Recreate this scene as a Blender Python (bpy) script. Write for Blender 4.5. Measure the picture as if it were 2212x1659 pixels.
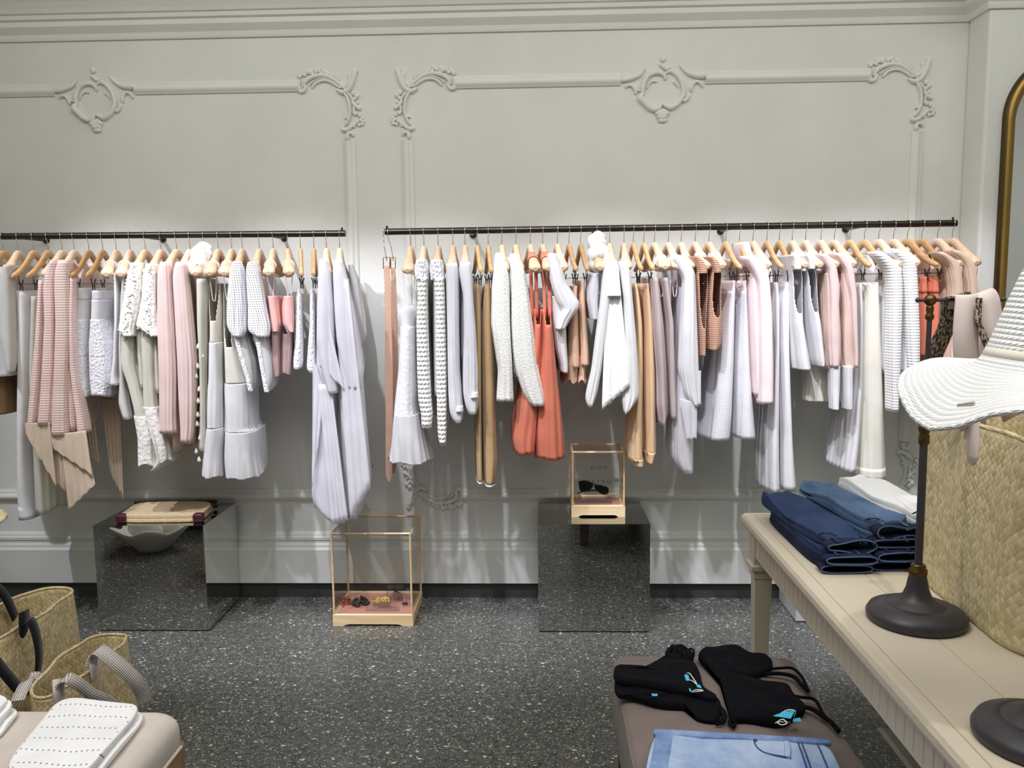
import bpy, math, random
import numpy as np
from mathutils import Vector, Matrix
for o in list(bpy.data.objects): bpy.data.objects.remove(o)
SC = bpy.context.scene; COL = SC.collection
# ---------------------------------------------------------------- camera
CAMP = np.array([0.0, -4.132, 1.55]); FPX = 1830.0; IW, IH = 2212, 1659
def cam_basis(p, y, r):
    f = np.array([math.sin(y)*math.cos(p), math.cos(y)*math.cos(p), -math.sin(p)])
    rt = np.array([math.cos(y), -math.sin(y), 0.0]); up = np.cross(rt, f)
    c, s = math.cos(r), math.sin(r)
    return c*rt - s*up, c*up + s*rt, f
CA, CB, CC = cam_basis(math.radians(6.488), math.radians(-2.031), math.radians(0.612))
cd = bpy.data.cameras.new('camera'); cam = bpy.data.objects.new('camera', cd); COL.objects.link(cam)
cd.sensor_width = 36.0; cd.lens = FPX/IW*36.0; cd.clip_start = 0.05
M = Matrix.Identity(4)
for i in range(3):
    M[i][0] = CA[i]; M[i][1] = CB[i]; M[i][2] = -CC[i]; M[i][3] = CAMP[i]
cam.matrix_world = M; SC.camera = cam
# ---------------------------------------------------------------- light, world, exposure
wd = bpy.data.worlds.new('world'); SC.world = wd; wd.use_nodes = True
wd.node_tree.nodes['Background'].inputs[0].default_value = (0.9, 0.92, 0.85, 1)
wd.node_tree.nodes['Background'].inputs[1].default_value = 0.05
SC.cycles.transparent_max_bounces = 24
SC.view_settings.view_transform = 'Standard'; SC.view_settings.look = 'None'
SC.view_settings.gamma = 1.0; SC.view_settings.exposure = 0.0; SC.view_settings.use_curve_mapping = False
def aim(o, tgt):
    d = Vector(tgt) - o.location; o.rotation_euler = d.to_track_quat('-Z', 'Y').to_euler()
def area(name, loc, tgt, sx, sy, power, col):
    l = bpy.data.lights.new(name, 'AREA'); l.shape = 'RECTANGLE'; l.size = sx; l.size_y = sy; l.energy = power; l.color = col
    o = bpy.data.objects.new(name, l); COL.objects.link(o); o.location = loc; aim(o, tgt); return o
def spot(name, loc, tgt, power, col, ang=50, blend=0.5, rad=0.03):
    l = bpy.data.lights.new(name, 'SPOT'); l.energy = power; l.color = col; l.spot_size = math.radians(ang); l.spot_blend = blend; l.shadow_soft_size = rad
    o = bpy.data.objects.new(name, l); COL.objects.link(o); o.location = loc; aim(o, tgt); return o
COOL = (0.885, 0.885, 1.0); WARM = (1.0, 1.0, 0.965)
area('ceiling_panel_light', (0.0, -3.2, 3.28), (0.0, -3.2, 0), 4.6, 2.2, 70, WARM)
area('upper_wall_fill_light', (0.0, -1.25, 3.27), (0.0, -0.35, 1.5), 5.4, 0.2, 26, WARM)  # added strip that washes the upper wall, not a known fixture
for lx, tx, tz, pw, an in [(-2.6, -1.95, 1.15, 150, 44), (-1.75, -1.15, 1.13, 165, 44), (-1.0, -0.45, 1.13, 120, 44), (-0.25, 0.35, 1.15, 130, 44),
                           (0.45, 1.0, 1.15, 145, 44), (1.1, 1.6, 1.15, 140, 44)]:
    spot('track_or_fill_spot', (lx, -1.72, 3.2), (tx, -0.4, tz - 0.06), pw*1.1, COOL, an, 0.55)
spot('track_or_fill_spot', (0.75, -3.3, 3.2), (1.05, -2.35, 0.8), 55, (1, 0.95, 0.9), 40, 0.5)
spot('track_or_fill_spot', (-0.2, -2.5, 3.2), (1.04, -2.1, 0.95), 42, (1, 0.96, 0.92), 24, 0.7)  # added spot to brighten the tote where the hat shades it
spot('track_or_fill_spot', (-1.6, -3.6, 3.2), (-1.35, -2.1, 0.45), 95, (0.98, 0.95, 0.95), 44, 0.6)
spot('track_or_fill_spot', (-0.4, -1.9, 3.2), (-0.62, -0.62, 0.0), 95, COOL, 32, 0.8)
spot('track_or_fill_spot', (-2.3, -3.2, 3.2), (-2.3, -1.7, 0.0), 48, COOL, 44, 0.6)  # added spot to light the bowl mirrored in the left plinth
spot('track_or_fill_spot', (-0.1, -3.0, 3.2), (-0.2, -1.5, 0.0), 24, COOL, 40, 0.7)  # added floor spot to brighten what the middle plinth reflects
# ---------------------------------------------------------------- pixel <-> place helpers (distances in metres; wall face is y = 0)
def ray(px, py): return CC + (px - IW/2)/FPX*CA - (py - IH/2)/FPX*CB
def P(px, py, Y):
    v = ray(px, py); return CAMP + (Y - CAMP[1])/v[1]*v
def F(px, py, z):
    v = ray(px, py); return CAMP + (z - CAMP[2])/v[2]*v
# ---------------------------------------------------------------- materials
def lin(c):
    c = c/255.0
    return c/12.92 if c <= 0.04045 else ((c + 0.055)/1.055)**2.4
def rgb(c): return (lin(c[0]), lin(c[1]), lin(c[2]), 1.0)
MATS = {}
class NT:
    def __init__(s, m): s.t = m.node_tree; s.n = s.t.nodes; s.b = s.n['Principled BSDF']; s.out = s.n['Material Output']
    def add(s, ty, **kw):
        n = s.n.new(ty)
        for k, v in kw.items():
            if k.startswith('i_'): n.inputs[int(k[2:]) if k[2:].isdigit() else k[2:]].default_value = v
            else: setattr(n, k, v)
        return n
    def l(s, a, b): s.t.links.new(a, b)
    def math(s, op, a, b=None):
        n = s.n.new('ShaderNodeMath'); n.operation = op
        for i, x in enumerate((a, b)):
            if x is None: continue
            if isinstance(x, (int, float)): n.inputs[i].default_value = x
            else: s.l(x, n.inputs[i])
        return n.outputs[0]
    def ramp(s, fac, stops, interp='LINEAR'):
        r = s.n.new('ShaderNodeValToRGB'); r.color_ramp.interpolation = interp
        while len(r.color_ramp.elements) < len(stops): r.color_ramp.elements.new(0.5)
        for e, (p, c) in zip(r.color_ramp.elements, stops): e.position = p; e.color = rgb(c) if len(c) == 3 else c
        s.l(fac, r.inputs[0]); return r.outputs[0]
def newmat(name, col, rough=0.6, spec=0.3, metal=0.0):
    m = bpy.data.materials.new(name); m.use_nodes = True; t = NT(m); b = t.b
    b.inputs['Base Color'].default_value = rgb(col); b.inputs['Roughness'].default_value = rough
    b.inputs['Metallic'].default_value = metal; b.inputs['Specular IOR Level'].default_value = spec
    m.diffuse_color = rgb(col); MATS[name] = m; return m, t
def bump(t, h, strength, dist=0.002):
    old = t.b.inputs['Normal'].links[0].from_socket if t.b.inputs['Normal'].links else None
    b = t.add('ShaderNodeBump')
    if old: t.l(old, b.inputs['Normal']); b.inputs['Strength'].default_value = strength; b.inputs['Distance'].default_value = dist
    t.l(h, b.inputs['Height']); t.l(b.outputs[0], t.b.inputs['Normal']); return b
def see_through(t, fac, col=(1, 1, 1, 1)):
    tr = t.add('ShaderNodeBsdfTransparent'); tr.inputs[0].default_value = col
    mx = t.add('ShaderNodeMixShader')
    if isinstance(fac, float): mx.inputs[0].default_value = fac
    else: t.l(fac, mx.inputs[0])
    src = t.out.inputs[0].links[0].from_socket
    t.l(src, mx.inputs[1]); t.l(tr.outputs[0], mx.inputs[2]); t.l(mx.outputs[0], t.out.inputs[0])
def fabric(name, col, kind='plain', scale=1.0, strength=0.35, sheer=0.0, transl=0.0, rough=0.85, vary=8, wrinkle=0.45):
    m, t = newmat(name, col, rough, 0.15)
    b = t.b; b.inputs['Sheen Weight'].default_value = 0.15
    uv = t.add('ShaderNodeUVMap'); sep = t.add('ShaderNodeSeparateXYZ'); t.l(uv.outputs[0], sep.inputs[0]); U, V = sep.outputs[0], sep.outputs[1]
    tc = t.add('ShaderNodeTexCoord')
    nz = t.add('ShaderNodeTexNoise', i_Scale=9.0, i_Detail=3.0); t.l(tc.outputs['Object'], nz.inputs['Vector'])
    lo = tuple(max(0, c - vary) for c in col); hi = tuple(min(255, c + vary*0.5) for c in col)
    colr = t.ramp(nz.outputs[0], [(0.3, lo), (0.7, hi)]); t.l(colr, b.inputs['Base Color'])
    mpw = t.add('ShaderNodeMapping'); mpw.inputs['Scale'].default_value = (16, 16, 5); mpw.inputs['Rotation'].default_value = (0.15, 0.2, 0); t.l(tc.outputs['Object'], mpw.inputs[0])
    wz = t.add('ShaderNodeTexNoise', i_Scale=1.0, i_Detail=2.5, i_Distortion=1.2); t.l(mpw.outputs[0], wz.inputs['Vector']); bump(t, wz.outputs[0], wrinkle, 0.02)
    def sn(x, f): return t.math('SINE', t.math('MULTIPLY', x, f))
    if kind == 'plain':
        w = t.add('ShaderNodeTexNoise', i_Scale=260.0*scale, i_Detail=2.0); t.l(uv.outputs[0], w.inputs['Vector']); bump(t, w.outputs[0], strength*0.4, 0.0008)
    elif kind == 'ribh': bump(t, sn(V, 2*math.pi/0.011*scale), strength, 0.0012)
    elif kind == 'ribv': bump(t, sn(U, 2*math.pi/0.008*scale), strength, 0.0015)
    elif kind == 'knit':
        h = t.math('ADD', sn(V, 2*math.pi/0.02*scale), t.math('MULTIPLY', sn(t.math('ADD', U, t.math('MULTIPLY', V, 0.6)), 2*math.pi/0.016*scale), 0.5)); bump(t, h, strength, 0.0022)
    elif kind == 'cro': bump(t, t.math('MULTIPLY', t.math('ADD', sn(V, 2*math.pi/0.0095*scale), 0.6), t.math('ADD', sn(t.math('ADD', U, t.math('MULTIPLY', V, 0.45)), 2*math.pi/0.0115*scale), 1.4)), strength, 0.0035)
    elif kind == 'holes':
        hole = t.math('MULTIPLY', t.math('GREATER_THAN', sn(U, 2*math.pi/0.013), 0.72), t.math('GREATER_THAN', sn(V, 2*math.pi/0.052), 0.955)); bump(t, sn(V, 2*math.pi/0.008), strength, 0.001); see_through(t, t.math('MULTIPLY', hole, 0.9))
    elif kind == 'nub':
        v = t.add('ShaderNodeTexVoronoi', i_Scale=110.0*scale); t.l(uv.outputs[0], v.inputs['Vector']); bump(t, v.outputs['Distance'], strength, 0.003)
    elif kind in ('lace', 'eyelet', 'mesh', 'crochet'):
        if kind == 'lace':
            v = t.add('ShaderNodeTexVoronoi', i_Scale=85.0*scale); t.l(uv.outputs[0], v.inputs['Vector'])
            h = v.outputs['Distance']; hole = t.math('LESS_THAN', h, 0.17)
            bump(t, t.math('MULTIPLY', h, 1.0), strength, 0.004)
        else:
            per = {'eyelet': 0.011, 'mesh': 0.0065, 'crochet': 0.013}[kind]/scale
            a = t.math('ADD', U, V); c = t.math('SUBTRACT', U, V)
            h = t.math('MULTIPLY', sn(a, math.pi*1.414/per), sn(c, math.pi*1.414/per)); hole = t.math('GREATER_THAN', h, 0.62 if kind != 'mesh' else 0.45)
            bump(t, h, -strength, 0.003)
        see_through(t, t.math('MULTIPLY', hole, 0.92))
    if transl > 0:
        tl = t.add('ShaderNodeBsdfTranslucent'); t.l(colr, tl.inputs[0]); mx = t.add('ShaderNodeMixShader'); mx.inputs[0].default_value = transl
        src = t.out.inputs[0].links[0].from_socket; t.l(src, mx.inputs[1]); t.l(tl.outputs[0], mx.inputs[2]); t.l(mx.outputs[0], t.out.inputs[0])
    if sheer > 0: see_through(t, float(sheer))
    return m
def paint(name, col, rough=0.7, var=4):
    m, t = newmat(name, col, rough, 0.25)
    tc = t.add('ShaderNodeTexCoord'); nz = t.add('ShaderNodeTexNoise', i_Scale=2.5, i_Detail=5.0); t.l(tc.outputs['Object'], nz.inputs['Vector'])
    t.l(t.ramp(nz.outputs[0], [(0.3, tuple(max(0, c - var) for c in col)), (0.7, tuple(min(255, c + var) for c in col))]), t.b.inputs['Base Color'])
    fz = t.add('ShaderNodeTexNoise', i_Scale=180.0); t.l(tc.outputs['Object'], fz.inputs['Vector']); bump(t, fz.outputs[0], 0.06, 0.001)
    return m
def wood(name, c1, c2, rough=0.45, axis=1, scale=14.0, spec=0.35):
    m, t = newmat(name, c1, rough, spec)
    tc = t.add('ShaderNodeTexCoord'); mp = t.add('ShaderNodeMapping'); s = [scale*3]*3; s[axis] = scale*0.35; mp.inputs['Scale'].default_value = s
    t.l(tc.outputs['Object'], mp.inputs[0]); nz = t.add('ShaderNodeTexNoise', i_Scale=1.0, i_Detail=6.0, i_Distortion=0.6); t.l(mp.outputs[0], nz.inputs['Vector'])
    oi = t.add('ShaderNodeObjectInfo'); f = t.math('ADD', nz.outputs[0], t.math('MULTIPLY', t.math('SUBTRACT', oi.outputs['Random'], 0.5), 0.35))
    t.l(t.ramp(f, [(0.28, c1), (0.72, c2)]), t.b.inputs['Base Color']); bump(t, nz.outputs[0], 0.08, 0.001); return m
def metal(name, col, rough=0.25): return newmat(name, col, rough, 0.5, 1.0)[0]
def glass(name, tint=(0.982, 0.99, 0.984, 1)):
    m, t = newmat(name, (220, 230, 225), 0.02, 0.5)
    tr = t.add('ShaderNodeBsdfTransparent'); tr.inputs[0].default_value = tint; gl = t.add('ShaderNodeBsdfGlossy'); gl.inputs['Roughness'].default_value = 0.01
    lw = t.add('ShaderNodeLayerWeight'); lw.inputs[0].default_value = 0.5; fr = t.math('ADD', t.math('MULTIPLY', t.math('POWER', lw.outputs['Facing'], 4.0), 0.7), 0.03); mx = t.add('ShaderNodeMixShader')
    t.l(fr, mx.inputs[0]); t.l(tr.outputs[0], mx.inputs[1]); t.l(gl.outputs[0], mx.inputs[2]); t.l(mx.outputs[0], t.out.inputs[0]); return m
def straw(name, c1, c2, cell=0.016, strength=0.9):
    m, t = newmat(name, c1, 0.55, 0.3)
    uv = t.add('ShaderNodeUVMap'); sep = t.add('ShaderNodeSeparateXYZ'); t.l(uv.outputs[0], sep.inputs[0])
    nzw = t.add('ShaderNodeTexNoise', i_Scale=14.0, i_Detail=2.0); t.l(uv.outputs[0], nzw.inputs['Vector'])
    off = t.math('MULTIPLY', t.math('SUBTRACT', nzw.outputs[0], 0.5), 0.0022)
    u = t.math('DIVIDE', t.math('ADD', t.math('ADD', sep.outputs[0], sep.outputs[1]), off), cell*1.414)
    v = t.math('DIVIDE', t.math('ADD', t.math('SUBTRACT', sep.outputs[0], sep.outputs[1]), off), cell*1.414)
    fu, fv = t.math('FLOOR', u), t.math('FLOOR', v); au, av = t.math('FRACT', u), t.math('FRACT', v)
    par = t.math('ABSOLUTE', t.math('MODULO', t.math('ADD', fu, fv), 2.0))
    def hump(x):
        d = t.math('SUBTRACT', t.math('MULTIPLY', x, 2.0), 1.0); return t.math('SUBTRACT', 1.0, t.math('POWER', t.math('ABSOLUTE', d), 2.5))
    hu, hv = hump(au), hump(av)
    ha = t.math('MULTIPLY', hu, t.math('ADD', 0.55, t.math('MULTIPLY', hv, 0.45))); hb = t.math('MULTIPLY', hv, t.math('ADD', 0.55, t.math('MULTIPLY', hu, 0.45)))
    mx = t.add('ShaderNodeMix'); mx.data_type = 'FLOAT'; t.l(par, mx.inputs[0]); t.l(ha, mx.inputs[2]); t.l(hb, mx.inputs[3]); h = mx.outputs[0]
    cb = t.add('ShaderNodeCombineXYZ'); t.l(fu, cb.inputs[0]); t.l(fv, cb.inputs[1]); wn = t.add('ShaderNodeTexWhiteNoise'); wn.noise_dimensions = '2D'; t.l(cb.outputs[0], wn.inputs['Vector'])
    f = t.math('ADD', t.math('MULTIPLY', wn.outputs[0], 0.55), t.math('MULTIPLY', nzw.outputs[0], 0.45))
    t.l(t.ramp(f, [(0.1, c1), (0.9, c2)]), t.b.inputs['Base Color']); bump(t, h, strength, 0.013); return m
def denim(name, c1, c2, sc=5.0):
    m, t = newmat(name, c1, 0.85, 0.15)
    tc = t.add('ShaderNodeTexCoord'); nz = t.add('ShaderNodeTexNoise', i_Scale=sc, i_Detail=6.0, i_Roughness=0.7); t.l(tc.outputs['Object'], nz.inputs['Vector'])
    t.l(t.ramp(nz.outputs[0], [(0.32, c1), (0.68, c2)]), t.b.inputs['Base Color'])
    f = t.add('ShaderNodeTexNoise', i_Scale=420.0, i_Detail=1.0); t.l(tc.outputs['Object'], f.inputs['Vector']); bump(t, f.outputs[0], 0.3, 0.001); return m
WHITE = (240, 239, 241)
m_wall = paint('wall_paint', (227, 228, 223)); m_trim = paint('plaster_trim', (231, 231, 224)); m_base = paint('baseboard_paint', (222, 223, 218), 0.5)
m_kick = newmat('dark_kickboard', (62, 66, 65), 0.35, 0.4)[0]
m_ceil = paint('ceiling_paint', (222, 220, 208))
m_rail = metal('blackened_steel', (62, 60, 56), 0.38); m_chrome = metal('hook_wire', (200, 198, 192), 0.2); m_dkwire = metal('dark_clip_metal', (96, 92, 88), 0.35)
m_hang = wood('pale_beech', (214, 180, 144), (238, 212, 182), 0.42); m_hang2 = wood('honey_beech', (196, 152, 104), (222, 182, 134), 0.38)
m_mirror = newmat('smoked_mirror', (208, 208, 208), 0.015, 0.5, 1.0)[0]
m_mirror2 = newmat('clear_mirror', (235, 238, 240), 0.01, 0.5, 1.0)[0]
m_glass = glass('case_glass'); m_acryl = glass('acrylic_block', (0.9, 0.92, 0.93, 1))
m_case = wood('case_pine', (214, 172, 128), (236, 202, 160), 0.4, 0, 10)
m_case_pale = wood('pale_base_pine', (222, 194, 148), (238, 216, 176), 0.45, 0, 9)
m_copper = newmat('copper_pink_lining', (214, 150, 132), 0.35, 0.5)[0]
m_gold = metal('aged_gold', (158, 128, 70), 0.42); m_gold_dk = metal('dark_gilt_edge', (92, 78, 50), 0.45)
m_black = newmat('matte_black', (18, 18, 20), 0.5, 0.4)[0]
m_iron = newmat('dark_iron_enamel', (52, 50, 54), 0.42, 0.5)[0]; m_brass = metal('aged_brass', (104, 82, 52), 0.4)
def terrazzo():
    m, t = newmat('terrazzo', (70, 70, 66), 0.2, 0.5)
    tc = t.add('ShaderNodeTexCoord'); nz = t.add('ShaderNodeTexNoise', i_Scale=45.0, i_Detail=3.0); t.l(tc.outputs['Object'], nz.inputs['Vector'])
    base = t.ramp(nz.outputs[0], [(0.35, (72, 74, 71)), (0.65, (96, 97, 92))])
    for sc, thr, st in ((56.0, 0.32, [(0.0, (60, 62, 60)), (0.42, (92, 92, 87)), (0.74, (136, 134, 126)), (0.91, (212, 206, 192))]),
                    (150.0, 0.36, [(0.0, (44, 46, 44)), (0.3, (80, 81, 77)), (0.6, (118, 117, 112)), (0.83, (166, 164, 157)), (0.93, (222, 219, 211))])):
        mp = t.add('ShaderNodeMapping'); mp.inputs['Scale'].default_value = (sc, sc*1.35, sc); mp.inputs['Rotation'].default_value = (0, 0, sc)
        t.l(tc.outputs['Object'], mp.inputs[0]); nd = t.add('ShaderNodeTexNoise', i_Scale=0.9); t.l(mp.outputs[0], nd.inputs['Vector'])
        ad = t.add('ShaderNodeVectorMath'); ad.operation = 'ADD'; t.l(mp.outputs[0], ad.inputs[0]); t.l(nd.outputs[1], ad.inputs[1])
        v = t.add('ShaderNodeTexVoronoi', i_Scale=1.0); t.l(ad.outputs[0], v.inputs['Vector'])
        sp = t.add('ShaderNodeSeparateColor'); t.l(v.outputs['Color'], sp.inputs[0])
        chip = t.ramp(sp.outputs[0], st, 'CONSTANT')
        inside = t.math('LESS_THAN', t.math('ADD', v.outputs['Distance'], t.math('MULTIPLY', sp.outputs[1], 0.25)), thr+0.12)
        mx = t.add('ShaderNodeMix'); mx.data_type = 'RGBA'; t.l(inside, mx.inputs[0]); t.l(base, mx.inputs[6]); t.l(chip, mx.inputs[7]); base = mx.outputs[2]
    t.l(base, t.b.inputs['Base Color']); return m
m_floor = terrazzo()
# ---------------------------------------------------------------- mesh building
WL = {}
def tag(o, label=None, cat=None, group=None, kind=None):
    if label: o['label'] = label
    if cat: o['category'] = cat
    if group: o['group'] = group
    if kind: o['kind'] = kind
    return o
def thing(name, label, cat, loc, group=None):
    o = bpy.data.objects.new(name, None); COL.objects.link(o); o.location = Vector(loc); o.empty_display_size = 0.05
    WL[o.name] = np.array(loc, float); return tag(o, label, cat, group)
def unit(v): v = np.array(v, float); n = np.linalg.norm(v); return v/n if n > 1e-9 else v
class MB:
    def __init__(s): s.v = []; s.f = []; s.uv = []
    def add(s, verts, faces, uvs=None):
        b = len(s.v); s.v += [tuple(map(float, p)) for p in verts]
        for i, fc in enumerate(faces):
            s.f.append(tuple(b + k for k in fc)); s.uv.append(uvs[i] if uvs else [(verts[k][0] + verts[k][1], verts[k][2]) for k in fc])
        return s
    def box(s, lo, hi, R=None, c=None):
        x0, y0, z0 = lo; x1, y1, z1 = hi
        vs = [np.array(p, float) for p in ((x0, y0, z0), (x1, y0, z0), (x1, y1, z0), (x0, y1, z0), (x0, y0, z1), (x1, y0, z1), (x1, y1, z1), (x0, y1, z1))]
        if R is not None:
            c = np.array(c, float); vs = [c + R @ (p - c) for p in vs]
        return s.add(vs, [(0, 3, 2, 1), (4, 5, 6, 7), (0, 1, 5, 4), (1, 2, 6, 5), (2, 3, 7, 6), (3, 0, 4, 7)])
    def grid(s, G, cu=False, cv=False, UV=None, skip=None, flip=False):
        G = np.asarray(G, float); n, m = G.shape[:2]; b = len(s.v); s.v += [tuple(p) for p in G.reshape(-1, 3)]
        for i in range(n if cv else n - 1):
            for j in range(m if cu else m - 1):
                if skip is not None and skip[i][j]: continue
                i2, j2 = (i + 1) % n, (j + 1) % m
                q = (b + i*m + j, b + i*m + j2, b + i2*m + j2, b + i2*m + j)
                s.f.append(q[::-1] if flip else q)
                if UV is not None:
                    jj = j + 1
                    w = [UV[i][j], UV[i][jj], UV[min(i + 1, len(UV) - 1)][jj], UV[min(i + 1, len(UV) - 1)][j]]
                else: w = [(j*0.01, i*0.01), ((j + 1)*0.01, i*0.01), ((j + 1)*0.01, (i + 1)*0.01), (j*0.01, (i + 1)*0.01)]
                s.uv.append(w[::-1] if flip else w)
        return s
    def cap(s, ring, flip=False):
        ring = [np.array(p, float) for p in ring]; c = sum(ring)/len(ring); n = len(ring)
        return s.add(ring + [c], [((k, (k + 1) % n, n) if not flip else ((k + 1) % n, k, n)) for k in range(n)])
    def tube(s, path, rad, seg=10, caps=True, side=None, aspect=1.0, closed=False):
        """round tube along a path; side = fixed sideways axis, aspect = thickness ratio along the third axis"""
        path = np.asarray(path, float); n = len(path)
        rad = np.broadcast_to(np.asarray(rad, float), (n,)) if np.ndim(rad) <= 1 else rad
        asp = np.broadcast_to(np.asarray(aspect, float), (n,))
        T = np.gradient(path, axis=0)
        if closed: T = (np.roll(path, -1, 0) - np.roll(path, 1, 0))
        T = T/np.maximum(np.linalg.norm(T, axis=1, keepdims=True), 1e-9); G = []; prev = None
        for i in range(n):
            if side is not None:
                a = np.array(side[i] if np.ndim(side) > 1 else side, float); a = unit(a - T[i]*np.dot(a, T[i]))
            else:
                a = prev if prev is not None else (np.array([0, 0, 1.0]) if abs(T[i][2]) < 0.9 else np.array([1.0, 0, 0])); a = unit(a - T[i]*np.dot(a, T[i]))
            prev = a; b = np.cross(T[i], a); t = np.linspace(0, 2*math.pi, seg, endpoint=False)
            G.append(path[i] + rad[i]*(np.cos(t)[:, None]*a + asp[i]*np.sin(t)[:, None]*b))
        s.grid(G, cu=True, cv=closed)
        if caps and not closed: s.cap(G[0], True); s.cap(G[-1])
        return s
    def lathe(s, prof, c, seg=32, ax=(0, 0, 1)):
        ax = unit(ax); a = unit(np.cross(ax, (0, 1, 0) if abs(ax[1]) < 0.9 else (1, 0, 0))); b = np.cross(ax, a); c = np.array(c, float)
        t = np.linspace(0, 2*math.pi, seg, endpoint=False); G = [c + ax*z + r*(np.cos(t)[:, None]*a + np.sin(t)[:, None]*b) for r, z in prof]
        s.grid(G, cu=True)
        if prof[0][0] > 1e-4: s.cap(G[0], True)
        if prof[-1][0] > 1e-4: s.cap(G[-1])
        return s
    def ball(s, c, r, seg=14, rings=8, sc=(1, 1, 1)):
        c = np.array(c, float); G = []
        for i in range(rings + 1):
            th = math.pi*i/rings; t = np.linspace(0, 2*math.pi, seg, endpoint=False)
            G.append(c + np.stack([r*sc[0]*math.sin(th)*np.cos(t), r*sc[1]*math.sin(th)*np.sin(t), np.full(seg, r*sc[2]*math.cos(th))], 1))
        return s.grid(G, cu=True, flip=True)
    def build(s, name, mat, parent=None, label=None, smooth=True, solid=0.0, bevel=0.0, sub=0, autosm=True, origin=None):
        V = np.array(s.v)
        if parent is not None: org = WL[parent.name]
        elif origin is not None: org = np.array(origin, float)
        else: org = np.array([(V[:, 0].min() + V[:, 0].max())/2, (V[:, 1].min() + V[:, 1].max())/2, V[:, 2].min()])
        me = bpy.data.meshes.new(name); me.from_pydata((V - org).tolist(), [], s.f)
        uvl = me.uv_layers.new(name='UVMap'); uvl.data.foreach_set('uv', np.array([c for f in s.uv for p in f for c in p], dtype=np.float32))
        if smooth: me.polygons.foreach_set('use_smooth', [True]*len(me.polygons))
        me.materials.append(mat); o = bpy.data.objects.new(name, me); COL.objects.link(o)
        if parent is not None: o.parent = parent; o.location = (0, 0, 0)
        else: o.location = Vector(org)
        WL[o.name] = org
        if bevel:
            md = o.modifiers.new('bevel', 'BEVEL'); md.width = bevel; md.segments = 2; md.limit_method = 'ANGLE'
        if sub:
            md = o.modifiers.new('sub', 'SUBSURF'); md.levels = sub; md.render_levels = sub
        if solid:
            md = o.modifiers.new('solid', 'SOLIDIFY'); md.thickness = solid; md.offset = 0
        if label: o['label'] = label
        return o
def bez(pts, n=24):
    """smooth Catmull-Rom path through points"""
    p = np.asarray(pts, float); k = len(p); t = np.linspace(0, k - 1, n); out = []
    for x in t:
        i = min(int(x), k - 2); f = x - i
        p0, p1, p2, p3 = p[max(i - 1, 0)], p[i], p[i + 1], p[min(i + 2, k - 1)]
        out.append(0.5*((2*p1) + (-p0 + p2)*f + (2*p0 - 5*p1 + 4*p2 - p3)*f*f + (-p0 + 3*p1 - 3*p2 + p3)*f**3))
    return np.array(out)
# ================================================================ the room
XL, XR, YN, ZC = -4.2, 3.4, -7.2, 3.3
def struct(mb, name, mat, **kw): return tag(mb.build(name, mat, smooth=kw.pop('smooth', False), **kw), kind='structure')
struct(MB().box((XL, YN, -0.12), (XR, 0.02, 0.0)), 'floor', m_floor, origin=(0, 0, 0))
struct(MB().box((XL, 0.0, 0.0), (XR, 0.12, ZC)), 'wall_back', m_wall)
struct(MB().box((XL - 0.12, YN, 0.0), (XL, 0.12, ZC)), 'wall_left', m_wall)
struct(MB().box((XL, YN - 0.12, 0.0), (XR, YN, ZC)), 'wall_front', m_wall)
struct(MB().box((XR, YN, 0.0), (XR + 0.12, 0.12, ZC)), 'wall_right', m_wall)
struct(MB().box((XL, YN, ZC), (XR, 0.12, ZC + 0.1)), 'ceiling', m_ceil)
PX = 1.976; PD = 0.185                                                  # pier on the right: its left face and how far it stands out
struct(MB().box((PX, -PD, 0.0), (XR, 0.0, ZC)), 'wall_pier', m_wall, bevel=0.012)
# cornice: stepped and coved profile (out, z), swept along wall and round the pier
prof = [(0.0, 2.742), (0.012, 2.742), (0.016, 2.752), (0.020, 2.768), (0.046, 2.792), (0.050, 2.796), (0.050, 2.818), (0.066, 2.824), (0.070, 2.842), (0.082, 2.846), (0.092, 2.862), (0.112, 2.886), (0.142, 2.912), (0.182, 2.93), (0.2, 2.934), (0.2, 2.962), (0.26, 2.985), (0.3, 3.06), (0.31, 3.12), (0.31, ZC), (0.0, ZC)]
mb = MB(); G = []
for o_, z_ in prof: G.append([(XL, -o_, z_), (PX - o_, -o_, z_), (PX - o_, -PD - o_, z_), (XR, -PD - o_, z_)])
mb.grid(G); struct(mb, 'trim_1', m_trim)
# skirting: tall painted board with mouldings over a dark kickboard
bp = [(0.0, 0.338), (0.006, 0.336), (0.014, 0.326), (0.016, 0.318), (0.024, 0.312), (0.024, 0.300), (0.019, 0.296), (0.019, 0.281), (0.028, 0.276), (0.030, 0.262), (0.040, 0.252), (0.040, 0.081), (0.0, 0.081)]
mb = MB(); mb.grid([[(XL, -o_, z_), (PX - o_, -o_, z_), (PX - o_, -PD - o_, z_), (XR, -PD - o_, z_)] for o_, z_ in bp]); struct(mb, 'baseboard_back', m_base)
kp = [(0.0, 0.083), (0.018, 0.083), (0.018, 0.0)]
mb = MB(); mb.grid([[(XL, -o_, z_), (PX - o_, -o_, z_), (PX - o_, -PD - o_, z_), (XR, -PD - o_, z_)] for o_, z_ in kp]); struct(mb, 'baseboard_kick', m_kick)
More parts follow.
